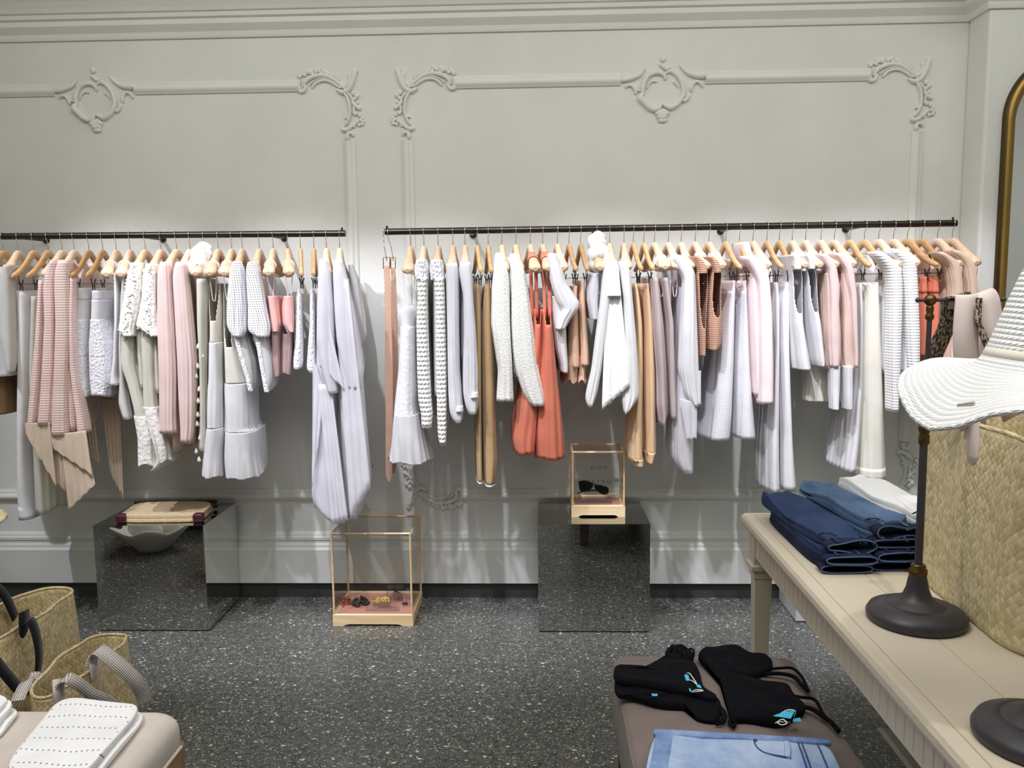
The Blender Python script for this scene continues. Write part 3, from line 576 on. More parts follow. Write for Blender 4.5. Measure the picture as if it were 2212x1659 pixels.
for key, nm, sl, st, tails in (('l5', 'left', [(562, 106, 118), (585, 94, 116), (620, 89, 113), (700, 92, 113), (800, 86, 113), (860, 82, 110), (918, 76, 107)], [(606, 80, 92), (660, 77, 90), (740, 72, 87), (810, 64, 84), (870, 58, 78), (930, 53, 73)], [[(54, 914, 0.0), (108, 912, 0.0), (123, 1052, 0.01), (56, 936, 0.0)], [(96, 960, 0.03), (124, 980, 0.03), (124, 1046, 0.03), (100, 1000, 0.03)], [(160, 850, 0.26), (198, 856, 0.26), (216, 1002, 0.26), (196, 990, 0.26)]]),
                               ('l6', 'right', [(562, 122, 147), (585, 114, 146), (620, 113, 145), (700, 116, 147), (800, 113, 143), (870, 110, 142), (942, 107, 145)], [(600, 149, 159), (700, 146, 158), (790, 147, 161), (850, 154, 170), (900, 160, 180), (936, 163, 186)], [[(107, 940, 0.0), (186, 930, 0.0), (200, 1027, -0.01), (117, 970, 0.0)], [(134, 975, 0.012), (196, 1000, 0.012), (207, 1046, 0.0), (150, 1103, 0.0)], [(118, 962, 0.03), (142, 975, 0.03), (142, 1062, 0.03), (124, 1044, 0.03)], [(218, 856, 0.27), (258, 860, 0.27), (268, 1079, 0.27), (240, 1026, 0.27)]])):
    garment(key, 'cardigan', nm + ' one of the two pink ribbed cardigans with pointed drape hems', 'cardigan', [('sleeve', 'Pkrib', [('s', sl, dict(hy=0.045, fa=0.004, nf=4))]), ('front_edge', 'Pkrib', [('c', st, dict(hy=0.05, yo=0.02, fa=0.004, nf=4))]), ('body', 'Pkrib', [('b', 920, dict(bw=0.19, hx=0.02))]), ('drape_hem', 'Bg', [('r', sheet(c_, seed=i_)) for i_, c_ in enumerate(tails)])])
for key, nm, p in (('l7', 'left', [(622, 158, 184), (640, 158, 188), (700, 153, 183), (745, 153, 182), (800, 158, 183), (857, 161, 186)]), ('l8', 'right', [(628, 190, 222), (650, 189, 222), (700, 187, 217), (780, 183, 230), (820, 184, 234), (857, 187, 233)])):
    garment(key, 'shorts', nm + ' one of the two white lace trimmed shorts clipped by the waist', 'shorts', [('waist', 'W', [('c', [(p[0][0], p[0][1], p[0][2]), (648, p[1][1], p[1][2])], dict(hy=0.142, rows=6, fa=0.003, nf=3))]), ('body', 'W', [('c', [(648, p[1][1], p[1][2])] + p[2:4] + [(770, (p[3][1] + p[4][1])/2, (p[3][2] + p[4][2])/2)], dict(hy=0.14, fa=0.005, nf=4))]), ('lace_hem', 'Wlace', [('c', [(690, p[2][1] - 1, p[2][2] + 1), (745, p[3][1] - 1.5, p[3][2] + 1.5), p[4], p[5]], dict(hy=0.146, fa=0.005, nf=4, wav=0.006, cap=False))])])
garment('l9', 'top', 'narrow white strap top beside the lace shorts on the left rail', 'top', [('strap', 'W', [('r', ring(0.12, 0.0028))]), ('body', 'W', [('c', [(590, 244, 250), (640, 243, 255), (700, 243, 254), (780, 238, 254), (812, 234, 252), (833, 231, 258)], dict(hy=0.16, yo=0.03, fa=0.004, nf=4))])])
garment('l10', 'top', 'pale grey sheer strap top left of the pearl studded blouses', 'top', [('strap', 'W', [('r', ring(0.12, 0.0032))]), ('body', 'Grw', [('c', [(590, 262, 268), (640, 256, 270), (750, 252, 264), (830, 254, 268), (872, 250, 276), (907, 262, 281)], dict(hy=0.16, yo=0.03, fa=0.005, nf=4))])])
def pearls(pts, n, seed, r0=0.0042):
    R = rows_of(pts, 40); rnd = random.Random(seed)
    def f(mb, H):
        for _ in range(n):
            py, xl, xr, k = R[rnd.randrange(2, 39)]; u = rnd.uniform(0.06, 0.94); Y = H['tip'][1] - 0.013 + 0.03*(2*u - 1)**2
            mb.ball(P(xl + (xr - xl)*u, py + rnd.uniform(-3, 3), Y), rnd.uniform(0.6, 1.0)*r0, 7, 5)
    return f
s11 = [(567, 281, 300), (590, 272, 303), (620, 267, 303), (660, 261, 297), (700, 254, 290), (714, 251, 289), (727, 264, 288)]
s12 = [(570, 312, 333), (590, 306, 335), (640, 303, 334), (680, 295, 336), (705, 289, 337), (716, 306, 338), (727, 326, 339)]
garment('l11', 'blouse', 'left one of the two pearl studded cream blouses with sheer bodies', 'blouse', [('sleeve', 'Crpom', [('s', s11, dict(fa=0.004))]), ('pearl_trim', 'Cr', [('r', pearls(s11, 90, 3))]), ('body', 'Crsheer', [('c', [(600, 276, 300), (726, 253, 288), (790, 250, 290), (830, 266, 298), (880, 278, 312), (950, 287, 330), (1000, 290, 336), (1008, 292, 334)], dict(hy=0.15, yo=0.03, fa=0.008, nf=6)), ('b', 830, dict(bw=0.17, hx=0.018))]), ('hem_trim', 'Crpom', [('c', [(900, 280, 316), (950, 286.5, 331), (1008, 289, 337)], dict(hy=0.152, yo=0.028, fa=0.008, nf=6, cap=False, wav=0.01))])])
garment('l12', 'blouse', 'right one of the two pearl studded cream blouses with sheer bodies', 'blouse', [('sleeve', 'Crpom', [('s', s12, dict(fa=0.004))]), ('pearl_trim', 'Cr', [('r', pearls(s12, 90, 4))]), ('body', 'Crsheer', [('c', [(620, 308, 330), (720, 292, 336), (800, 300, 332), (880, 300, 342), (960, 322, 362), (1000, 332, 366), (1018, 318, 340)], dict(hy=0.14, yo=0.035, fa=0.009, nf=6)), ('b', 840, dict(bw=0.17, hx=0.018))]), ('hem_trim', 'Crpom', [('c', [(880, 301, 342), (960, 322, 363), (1000, 332, 367)], dict(hy=0.142, yo=0.033, fa=0.009, nf=6, cap=False, wav=0.01))])])
garment('l13', 'blouse', 'left one of the two blush long sleeved blouses on the left rail', 'blouse', [('sleeve', 'Pk', [('s', [(566, 342, 360), (580, 337, 364), (600, 336, 365), (700, 334, 372), (800, 338, 376), (900, 341, 373), (938, 342, 375)], dict(fa=0.007, nf=4))]), ('body', 'Blush', [('b', 962, dict(bw=0.18, hx=0.024, fa=0.008, nf=4))])])
garment('l14', 'blouse', 'right one of the two blush long sleeved blouses on the left rail', 'blouse', [('sleeve', 'Pk', [('s', [(566, 377, 396), (580, 371, 400), (600, 370, 402), (700, 376, 412), (780, 380, 420), (860, 382, 420), (930, 385, 416), (958, 386, 410)], dict(fa=0.007, nf=4))]), ('body', 'Blush', [('b', 945, dict(bw=0.18, hx=0.024, fa=0.008, nf=4))])])
def pom_at(x, y):
    def f(mb, H):
        mb.lathe([(0.0005, 0.012), (0.003, 0.008), (0.007, -0.002), (0.0075, -0.008), (0.004, -0.012), (0.0003, -0.013)], P(x, y, H['tip'][1] + 0.02), 10)
    return f
poms = [('r', pom_at(x, y)) for x, y in ((428, 748), (437, 768), (427, 790), (424, 812), (427, 895), (426, 915), (436, 768), (424, 974), (430, 840), (428, 865), (432, 945), (436, 955), (430, 992))]
def wrap_roll(s0, s1, rad, r, turns, lift=0.0):
    """cloth wound in a helix round the front arm of the hanger"""
    def f(mb, H):
        n = 26*turns; pth = []; rr = []
        for k in range(n + 1):
            q = k/n; a = 2*math.pi*turns*q; ss = s0 + (s1 - s0)*q; zc = float(np.interp(ss, [0, 0.1, 0.15, 0.19], [-0.018, -0.068, -0.096, -0.116])) + lift*(1 - q)
            pth.append(H['c'] + H['f']*ss + H['l']*rad*math.cos(a) + np.array([0, 0, zc + rad*1.1*math.sin(a)]) + H['f']*0.012*math.sin(a)); rr.append(r*(1 + 0.16*math.sin(2.3*a) + 0.1*math.sin(5.1*a)))
        rr[0] *= 0.4; rr[-1] *= 0.4; mb.tube(np.array(pth), np.array(rr), 12)
    return f
garment('l15', 'dress', 'cream pompom trimmed dress with fluffy white wrap round its hanger', 'dress', [('wrap', 'Wsoft', [('r', wrap_roll(0.03, 0.165, 0.022, 0.021, 5, 0.02))]), ('body', 'Crsheer', [('c', [(602, 418, 444), (640, 418, 446), (700, 419, 444), (800, 424, 444), (900, 426, 446), (975, 425, 446)], dict(hy=0.16, yo=0.02, fa=0.008, nf=6))]), ('pompom', 'Cr', poms)])
vn = lambda lo, hi, w: (lambda v, s: lo <= v < hi and s < w*(1 - 0.75*(v - lo)/(hi - lo)))
for key, nm, p, back in (('l16', 'left', [(612, 444, 474), (660, 445, 475), (700, 446, 475), (728, 445, 475), (740, 444, 475), (830, 443, 478), (836, 441, 479), (928, 437, 478), (934, 435, 479), (1000, 430, 480), (1033, 427, 480)], 0), ('l17', 'right', [(612, 477, 496), (660, 478, 500), (720, 478, 504), (740, 478, 508), (830, 477, 536), (838, 476, 538), (928, 476, 544), (936, 476, 552), (1000, 475, 556), (1036, 475, 559)], 0)):
    garment(key, 'dress', nm + ' one of the two tiered white strappy dresses on the left rail', 'dress', [('strap', 'W', [('r', strap_loop(None, 0, float(P(460, 650, YR)[2]), 0.135, 0.0016, 0.012)), ('r', ring(0.125, 0.002))]), ('bodice', 'Cr', [('c', p[:5], dict(hy=0.15, yo=0.05, fa=0.004, nf=4, seg=140, rows=50, skip=vn(0.0, 0.62, 0.07), cap=False))]), ('skirt', 'W', [('c', p[4:8], dict(hy=0.17, yo=0.03, fa=0.008, nf=8, cap=False))]), ('ruffle_tier', 'W', [('c', p[7:], dict(hy=0.19, yo=0.012, fa=0.011, nf=10, cap=False, wav=0.004))])])
garment('l18', 'top', 'left one of the two white crochet lace tops on the left rail', 'top', [('sleeve', 'Wcroc', [('s', [(564, 501, 516), (580, 494, 524), (610, 492, 527), (660, 488, 530), (700, 487, 531), (716, 492, 531), (728, 501, 524)], dict(fa=0.005))]), ('body', 'Grw', [('c', [(600, 500, 526), (720, 502, 530), (780, 513, 548), (830, 531, 550), (846, 536, 544)], dict(hy=0.14, yo=0.03, fa=0.006))]), ('lace_edge', 'Wlace', [('c', [(728, 504, 514), (780, 518, 530), (820, 530, 540), (846, 535, 545)], dict(hy=0.02, yo=0.02, fa=0.003, cap=False))])])
garment('l19', 'top', 'right one of the two white crochet lace tops on the left rail', 'top', [('sleeve', 'Wcroc', [('s', [(566, 533, 550), (582, 529, 558), (610, 530, 564), (660, 532, 572), (700, 532, 580), (716, 534, 581), (728, 550, 578)], dict(fa=0.005))]), ('body', 'Wsheer', [('c', [(600, 536, 558), (728, 540, 577), (780, 558, 588), (815, 568, 590), (838, 573, 586), (848, 572, 578)], dict(hy=0.14, yo=0.03, fa=0.006))]), ('lace_edge', 'Wlace', [('c', [(740, 552, 562), (800, 562, 572), (848, 570, 580)], dict(hy=0.02, yo=0.02, fa=0.003, cap=False))])])
garment('l20', 'camisole', 'left one of the two pink satin camisoles beside the lace tops', 'camisole', [('strap', 'Rim', [('r', ring(0.125, 0.0022)), ('r', strap_loop(None, 0, float(P(590, 650, YR)[2]), 0.13, 0.0014, 0.012))]), ('body', 'Satin', [('c', [(640, 572, 598), (670, 576, 602), (700, 580, 606), (717, 584, 603)], dict(hy=0.14, yo=0.05, fa=0.005, nf=5))]), ('slip_hem', 'Mvp', [('c', [(700, 580, 606), (760, 584, 606), (812, 586, 606)], dict(hy=0.14, yo=0.06, fa=0.009, nf=7, wav=0.006))])])
garment('l21', 'camisole', 'right one of the two pink satin camisoles, with a dark tag', 'camisole', [('strap', 'Rim', [('r', ring(0.125, 0.0022)), ('r', strap_loop(None, 0, float(P(620, 650, YR)[2]), 0.13, 0.0014, 0.012))]), ('body', 'Satin', [('c', [(640, 611, 634), (670, 609, 637), (700, 610, 637), (718, 622, 636)], dict(hy=0.14, yo=0.05, fa=0.005, nf=5))]), ('slip_hem', 'Mvp', [('c', [(700, 610, 634), (760, 608, 634), (808, 608, 630)], dict(hy=0.14, yo=0.06, fa=0.009, nf=7, wav=0.006))]), ('tag', 'Tagdk', [('c', [(704, 607, 614), (721, 613, 621)], dict(hy=0.004, yo=0.03, rows=6, fa=0.0))])])
for key, nm, p in (('l22', 'left', [(622, 642, 647), (640, 640, 652), (700, 638, 654), (750, 636, 656), (785, 632, 656), (796, 633, 654)]), ('l23', 'right', [(624, 669, 676), (640, 668, 679), (700, 668, 681), (760, 663, 683), (795, 660, 684), (804, 661, 684)])):
    garment(key, 'shorts', nm + ' one of the two white floral lace shorts beside the sheer robes', 'shorts', [('body', 'Wlace', [('c', p, dict(hy=0.13, fa=0.004, nf=4, wav=0.006))]), ('lining', 'W', [('c', [(q[0] - (12 if i > 3 else 0), q[1] + 2, q[2] - 2) for i, q in enumerate(p)], dict(hy=0.122, yo=0.008, fa=0.003, nf=4))])])
garment('l24', 'robe', 'left one of the two long sheer white robes near the rail end', 'robe', [('sleeve', 'Wrobe', [('s', [(560, 690, 706), (590, 687, 714), (660, 684, 720), (740, 682, 724), (800, 690, 728), (850, 705, 730)], dict(fa=0.007, nf=2))]), ('body', 'Wrobe', [('c', [(600, 690, 714), (700, 682, 720), (830, 677, 726), (900, 675, 727), (1000, 672, 724), (1080, 671, 732), (1110, 678, 744), (1132, 712, 752)], dict(hy=0.16, yo=0.03, fa=0.012, nf=3)), ('b', 800, dict(bw=0.18, hx=0.018))]), ('front_drape', 'Wrobe', [('r', sheet([(684, 690, 0.0), (712, 700, 0.0), (745, 842, -0.01), (690, 790, -0.005)], 0.006, 3)), ('r', sheet([(688, 830, 0.005), (716, 830, 0.005), (752, 1122, -0.005), (716, 1132, 0.0)], 0.008, 4)), ('r', sheet([(676, 770, 0.01), (700, 840, 0.01), (688, 960, 0.01), (674, 1050, 0.01)], 0.005, 2))])])
garment('l25', 'robe', 'right one of the two long sheer white robes, last on the left rail', 'robe', [('sleeve', 'Wrobe', [('s', [(562, 719, 738), (590, 718, 748), (660, 721, 764), (740, 726, 778), (800, 740, 786), (840, 752, 780)], dict(fa=0.008, nf=2))]), ('body', 'Wrobe', [('c', [(600, 722, 750), (740, 726, 774), (830, 729, 785), (900, 730, 789), (1000, 734, 796), (1050, 740, 801), (1085, 744, 792), (1110, 746, 782), (1122, 750, 778)], dict(hy=0.16, yo=0.03, fa=0.013, nf=3)), ('b', 800, dict(bw=0.18, hx=0.02))]), ('front_drape', 'Wrobe', [('r', sheet([(722, 600, -0.004), (752, 604, -0.004), (801, 1050, -0.012), (757, 1122, -0.004)], 0.008, 3))]), ('back_sleeve', 'Wsheer', [('c', [(572, 752, 762), (600, 754, 775), (680, 757, 789), (725, 762, 792), (748, 768, 782)], dict(hy=0.05, yo=0.33, fa=0.006, nf=3))])])
# ---- right rail
def string_loops(mb, H):
    for q in (-1, 1):
        for sg in (1, -1):
            b = H['c']*np.array([1, 1, 0]) + H['f']*0.14*sg
            mb.tube(bez([b + H['l']*q*0.024 + [0, 0, H['c'][2] - 0.088], b + H['l']*q*0.026 + [0, 0, H['c'][2] - 0.13], b + H['l']*q*0.012 + [0, 0, H['c'][2] - 0.30]], 10), 0.0009, 5)
garment('r0', 'dress', 'white strapless dress with flared hem beside the two belts', 'dress', [('hanging_loop', 'W', [('r', string_loops)]), ('bodice', 'W', [('c', [(662, 868, 880), (672, 856, 893), (685, 857, 893), (705, 861, 893), (712, 861, 894)], dict(hy=0.15, yo=0.04, fa=0.003, nf=4, rows=12))]), ('body', 'Wemb', [('c', [(706, 861, 894), (800, 856, 896), (880, 849, 899), (902, 847, 903)], dict(hy=0.155, yo=0.035, fa=0.006, nf=5))]), ('flounce', 'W', [('c', [(898, 846, 904), (940, 841, 914), (1004, 833, 930)], dict(hy=0.175, yo=0.015, fa=0.012, nf=6, cap=False, wav=0.006))])])
garment('r1', 'sweater', 'left one of the two chunky white open yoke sweaters on the right rail', 'sweater', [('yoke', 'Wlace', [('s', [(561, 897, 920), (580, 893, 925), (605, 896, 926)], dict(hy=0.05, rows=12, rear=False))]), ('sleeve', 'Wknit', [('s', [(598, 899, 924), (640, 901, 922), (700, 898, 923), (800, 899, 927), (870, 902, 930), (895, 908, 933), (926, 910, 930)], dict(hy=0.045, fa=0.003, cap=False))]), ('body', 'Wmesh', [('b', 850, dict(bw=0.18, hx=0.022))])])
garment('r2', 'sweater', 'right one of the two chunky white open yoke sweaters on the right rail', 'sweater', [('yoke', 'Wlace', [('s', [(561, 930, 954), (580, 926, 958), (605, 928, 959)], dict(hy=0.05, rows=12, rear=False))]), ('sleeve', 'Wknit', [('s', [(598, 934, 958), (640, 940, 960), (700, 941, 961), (800, 941, 964), (900, 943, 964), (945, 945, 963), (963, 949, 962)], dict(hy=0.045, fa=0.003, cap=False))]), ('body', 'Wmesh', [('b', 845, dict(bw=0.18, hx=0.022))])])
for key, nm, s in (('r3', 'left', [(568, 965, 986), (585, 962, 990), (640, 964, 990), (720, 966, 990), (800, 967, 992), (850, 968, 997), (890, 970, 1000), (905, 975, 1000), (914, 983, 996)]), ('r4', 'right', [(566, 993, 1016), (585, 990, 1020), (640, 1000, 1022), (720, 1002, 1028), (800, 1000, 1032), (850, 1001, 1032), (875, 1006, 1033), (896, 1014, 1028)])):
    garment(key, 'blouse', nm + ' one of the two sheer white balloon sleeve blouses', 'blouse', [('sleeve', 'Wsheer', [('s', s, dict(hy=0.04, fa=0.007, nf=4))]), ('cuff', 'W', [('c', [(s[-2][0] - 28, s[-2][2] - 13, s[-2][2] - 1), (s[-2][0] - 14, s[-2][2] - 17, s[-2][2] + 1)], dict(hy=0.03, yo=-0.004, fa=0.0, rows=5, cap=False))]), ('body', 'Wsheer', [('b', 770, dict(bw=0.18, hx=0.023))])])
for key, nm, p in (('r5', 'left', [(613, 1028, 1036), (640, 1026, 1041), (700, 1027, 1042), (900, 1029, 1043), (1000, 1032, 1043), (1046, 1034, 1043)]), ('r6', 'right', [(613, 1048, 1060), (640, 1044, 1064), (700, 1043, 1066), (800, 1043, 1070), (900, 1044, 1074), (1000, 1045, 1078), (1024, 1046, 1074), (1052, 1047, 1070)])):
    garment(key, 'trousers', nm + ' one of the two khaki trousers with white stitched hems', 'trousers', [('leg', 'Kh', [('c', p, dict(hy=0.11, fa=0.006, nf=4))]), ('hem_edge', 'W', [('c', [(p[-1][0] - 3, p[-1][1] - 0.5, p[-1][2] + 0.5), (p[-1][0] + 1, p[-1][1] - 0.3, p[-1][2] + 0.3)], dict(hy=0.11, fa=0.006, nf=4, rows=3, cap=False, same=1, v0=0.99, out=0.001))])])
for key, nm, s, hem in (('r7', 'left', [(546, 1071, 1082), (562, 1068, 1091), (580, 1066, 1098), (620, 1062, 1102), (700, 1060, 1104), (740, 1066, 1106), (800, 1076, 1108), (868, 1073, 1110)], 798), ('r8', 'right', [(548, 1103, 1116), (564, 1102, 1126), (580, 1104, 1134), (640, 1106, 1144), (700, 1106, 1152), (760, 1109, 1160), (800, 1114, 1166), (850, 1130, 1177), (878, 1148, 1180)], 806)):
    garment(key, 'jacket', nm + ' one of the two cream nubby knit jackets next to the coral dresses', 'jacket', [('sleeve', 'Wnub', [('s', s, dict(hy=0.045, fa=0.005, nf=3))]), ('body', 'Wnub', [('b', hem, dict(bw=0.19, hx=0.024, fa=0.003))])])
for key, nm, p, q in (('r9', 'left', [(668, 1154, 1173), (690, 1153, 1174), (740, 1149, 1176), (800, 1136, 1176), (870, 1122, 1172), (950, 1110, 1166), (984, 1116, 1160)], (1141, 560)), ('r10', 'right', [(668, 1174, 1195), (690, 1173, 1197), (740, 1170, 1204), (800, 1164, 1211), (870, 1158, 1220), (950, 1153, 1228), (994, 1157, 1228)], (1170, 560))):
    def sash(mb, H):
        for sg in (1,):
            ss = np.linspace(0.075, 0.128, 8); pth = []; 
            for s_ in ss: pth.append(H['c'] + H['f']*s_*sg + [0, 0, float(np.interp(s_, [0.05, 0.1, 0.15], [-0.04, -0.068, -0.096]))])
            mb.tube(pth, np.interp(ss, [0.07, 0.13], [0.0185, 0.0255]), 16, side=H['l'], aspect=1.0, caps=False)
    def strap_at(o_, w=0.007):
        def f(mb, H):
            z1 = float(P(1170, 682, H['tip'][1])[2]); b = H['c'] + H['f']*0.125 + H['l']*o_; e_ = b*np.array([1, 1, 0]) + H['f']*0.02 + [0, 0, z1 - 0.01]; mb.tube(bez([b + [0, 0, -0.085], b + [0, 0, -0.13], e_], 12), w, 8, side=H['l'], aspect=0.35)
        return f
    garment(key, 'dress', nm + ' one of the two coral pleated strap dresses', 'dress', [('sash', 'Co', [('r', sash)]), ('strap', 'Co', [('r', strap_at(-0.011)), ('r', strap_at(0.011))]), ('body', 'Co', [('c', p, dict(hy=0.17, yo=0.02, fa=0.010, nf=6, wav=0.004, skip=(vn(0.0, 0.10, 0.05)), cap=False))])])
garment('r11', 'shirt', 'plain white short sleeved t-shirt right of the coral dresses', 'shirt', [('sleeve', 'W', [('s', [(547, 1186, 1202), (562, 1184, 1210), (580, 1186, 1218), (610, 1192, 1226), (640, 1200, 1246), (655, 1206, 1256), (668, 1216, 1253), (690, 1204, 1236), (712, 1202, 1222)], dict(hy=0.05, fa=0.005))]), ('body', 'W', [('c', [(640, 1193, 1226), (700, 1194, 1229), (760, 1204, 1231), (790, 1212, 1232), (806, 1214, 1231)], dict(hy=0.17, yo=0.04, fa=0.005, nf=5)), ('b', 700, dict(bw=0.18, hx=0.02))])])
for key, nm, p in (('r12', 'left', [(618, 1240, 1250), (650, 1235, 1251), (700, 1232, 1253), (760, 1231, 1256), (794, 1231, 1258)]), ('r13', 'right', [(606, 1254, 1266), (640, 1251, 1268), (700, 1252, 1272), (760, 1256, 1275), (790, 1256, 1275)])):
    garment(key, 'shorts', nm + ' one of the two pale tan shorts clipped right of the t-shirt', 'shorts', [('body', 'TnPk', [('c', p, dict(hy=0.13, fa=0.006, nf=5))]), ('lining_frill', 'TnPk', [('c', [(770, p[-1][1] - 4, p[-1][2] - 2), (806, p[-1][1] - 8, p[-1][2] - 3), (826, p[-1][1] - 8, p[-1][2] - 3)], dict(hy=0.12, yo=0.02, fa=0.013, nf=9, wav=0.01))])])
garment('r14', 'top', 'white wrap top with its ties rolled high round the hanger', 'top', [('rolled_tie', 'Wsoft', [('r', wrap_roll(-0.01, 0.05, 0.02, 0.02, 3, 0.03)), ('r', wrap_roll(0.085, 0.135, 0.026, 0.02, 3, 0.01))]), ('body', 'Wsheer', [('c', [(592, 1274, 1298), (620, 1269, 1299), (650, 1268, 1296), (690, 1274, 1294)], dict(hy=0.15, yo=0.03, fa=0.007, nf=5))])])
garment('r15', 'sweater', 'left one of the two white mesh sweaters, with long draped corner', 'sweater', [('sleeve', 'Wmesh', [('s', [(563, 1306, 1326), (590, 1302, 1324), (650, 1297, 1318), (720, 1288, 1310), (800, 1278, 1301), (850, 1266, 1292), (868, 1264, 1286), (880, 1271, 1280)], dict(hy=0.04, fa=0.004))]), ('body', 'Wmesh', [('b', 850, dict(bw=0.19, hx=0.022))]), ('drape', 'Wsoft', [('c', [(563, 1308, 1333), (580, 1306, 1339), (640, 1306, 1343)], dict(hy=0.03, yo=-0.006, fa=0.004, nf=3)), ('r', sheet([(1311, 572, 0.02), (1335, 574, 0.02), (1361, 834, -0.012), (1300, 886, -0.006)], 0.009, 3))])])
garment('r16', 'sweater', 'right one of the two white mesh sweaters, beside the tan trousers', 'sweater', [('sleeve', 'Wmesh', [('s', [(564, 1336, 1356), (585, 1338, 1363), (640, 1346, 1367), (720, 1348, 1374), (800, 1344, 1380), (860, 1343, 1382), (880, 1346, 1370), (895, 1350, 1355)], dict(hy=0.045, fa=0.005))]), ('body', 'Wmesh', [('b', 862, dict(bw=0.19, hx=0.022))])])
for key, nm, p in (('r17', 'left', [(612, 1370, 1378), (640, 1371, 1385), (700, 1374, 1392), (800, 1373, 1395), (900, 1368, 1394), (970, 1364, 1395), (1000, 1364, 1396), (1010, 1374, 1395)]), ('r18', 'right', [(612, 1396, 1403), (640, 1395, 1408), (700, 1397, 1414), (800, 1396, 1420), (900, 1395, 1421), (960, 1396, 1423), (985, 1397, 1423), (1004, 1401, 1415)])):
    garment(key, 'trousers', nm + ' one of the two tan trousers with gathered ankle cuffs', 'trousers', [('leg', 'Tn', [('c', p[:-1], dict(hy=0.13, fa=0.007, nf=4))]), ('cuff', 'Tn', [('c', [(p[-2][0] - 6, p[-2][1] + 1, p[-2][2] - 1), (p[-1][0], p[-1][1], p[-1][2])], dict(hy=0.12, fa=0.004, nf=9, rows=6, cap=False))])])
for key, nm, p in (('r19', 'left', [(600, 1410, 1426), (640, 1411, 1432), (700, 1413, 1440), (800, 1420, 1446), (880, 1421, 1450), (905, 1426, 1450), (920, 1431, 1440)]), ('r20', 'right', [(600, 1432, 1448), (700, 1444, 1461), (800, 1447, 1463), (880, 1450, 1464), (906, 1452, 1464)])):
    garment(key, 'dress', nm + ' one of the two sheer taupe strap dresses on the right rail', 'dress', [('strap', 'Rim', [('r', ring(0.125, 0.002, 2)), ('r', strap_loop(None, 0, float(P(1440, 640, YR)[2]), 0.135, 0.0014, 0.012))]), ('body', 'Mv', [('c', p, dict(hy=0.16, yo=0.03, fa=0.010, nf=6))])])
garment('r21', 'cardigan', 'long thin white open cardigan left of the brown knit vests', 'cardigan', [('sleeve', 'W', [('s', [(551, 1458, 1474), (566, 1456, 1492), (582, 1466, 1504), (600, 1478, 1506), (650, 1476, 1508), (740, 1470, 1512), (800, 1468, 1514), (850, 1478, 1515), (880, 1498, 1512)], dict(hy=0.05, fa=0.006))]), ('body', 'Wsheer', [('c', [(620, 1470, 1502), (800, 1464, 1508), (870, 1458, 1509), (945, 1456, 1506), (1000, 1457, 1505), (1024, 1476, 1503)], dict(hy=0.15, yo=0.03, fa=0.008, nf=5)), ('b', 800, dict(bw=0.18, hx=0.02))]), ('front_drape', 'Wsheer', [('r', sheet([(1480, 810, 0.0), (1514, 800, 0.0), (1514, 872, -0.005), (1500, 880, 0.0)], 0.006, 2)), ('r', sheet([(1468, 860, 0.0), (1506, 870, 0.0), (1505, 946, 0.0), (1484, 950, 0.0)], 0.006, 2))])])
ah = lambda lo, hi, w: (lambda v, s: lo < v < hi and s < w*math.sqrt(max(0.0, 1 - ((v - lo)/(hi - lo))**3)))
for key, nm, p in (('r22', 'left', [(553, 1493, 1516), (566, 1500, 1530), (585, 1507, 1537), (640, 1509, 1537), (700, 1512, 1532), (770, 1514, 1531)]), ('r23', 'right', [(554, 1523, 1548), (566, 1532, 1562), (585, 1540, 1567), (640, 1535, 1568), (700, 1532, 1570), (745, 1532, 1567), (757, 1534, 1558)])):
    garment(key, 'vest', nm + ' one of the two brown knit sleeveless vests on the right rail', 'vest', [('shoulder', 'Rim', [('b', 588, dict(bw=0.2, hx=0.02, rows=8))]), ('body', 'Brn', [('c', p, dict(hy=0.19, fa=0.003, nf=4, rows=70, seg=160, cap=False, skip=ah(0.16, 0.64 if nm == 'right' else 0.72, 0.040)))])])
for key, nm, p in (('r24', 'left', [(606, 1584, 1590), (640, 1579, 1594), (700, 1570, 1596), (800, 1553, 1598), (900, 1540, 1595), (953, 1528, 1592)]), ('r25', 'right', [(606, 1609, 1614), (640, 1606, 1618), (700, 1602, 1624), (800, 1597, 1630), (900, 1594, 1639), (950, 1592, 1644)])):
    garment(key, 'skirt', nm + ' one of the two flared white eyelet skirts on the right rail', 'skirt', [('waistband', 'Pkpale', [('c', [(p[0][0], p[0][1], p[0][2]), (632, p[1][1] + 1, p[1][2] - 1)], dict(hy=0.14, rows=5, fa=0.002))]), ('body', 'Weye', [('c', [(628, p[1][1] + 1, p[1][2] - 1)] + p[1:], dict(hy=0.16, yo=-0.01, fa=0.008, nf=2, e=2.2, cap=False))]), ('lining', 'W', [('c', [(632, p[1][1] + 3, p[1][2] - 3)] + [(q[0] - 6, q[1] + 4, q[2] - 4) for q in p[1:]], dict(hy=0.145, yo=0.012, fa=0.007, nf=2))])])
garment('r26', 'blazer', 'pale pink blazer with raised collar, right of the eyelet skirts', 'blazer', [('sleeve', 'Pkpale', [('s', [(553, 1606, 1634), (566, 1612, 1654), (582, 1626, 1664), (610, 1640, 1668), (680, 1645, 1674), (800, 1644, 1676), (874, 1643, 1675)], dict(hy=0.045, fa=0.003, nf=2))]), ('collar', 'Pkpale', [('c', [(523, 1604, 1624), (535, 1603, 1628), (556, 1605, 1634), (575, 1612, 1640)], dict(hy=0.10, yo=0.13, rows=12, fa=0.002))]), ('front_panel', 'Pkpale', [('c', [(590, 1622, 1640), (660, 1624, 1645), (770, 1630, 1645), (855, 1634, 1646)], dict(hy=0.10, yo=0.035, fa=0.003, nf=3)), ('b', 850, dict(bw=0.19, hx=0.022, fa=0.003))])])
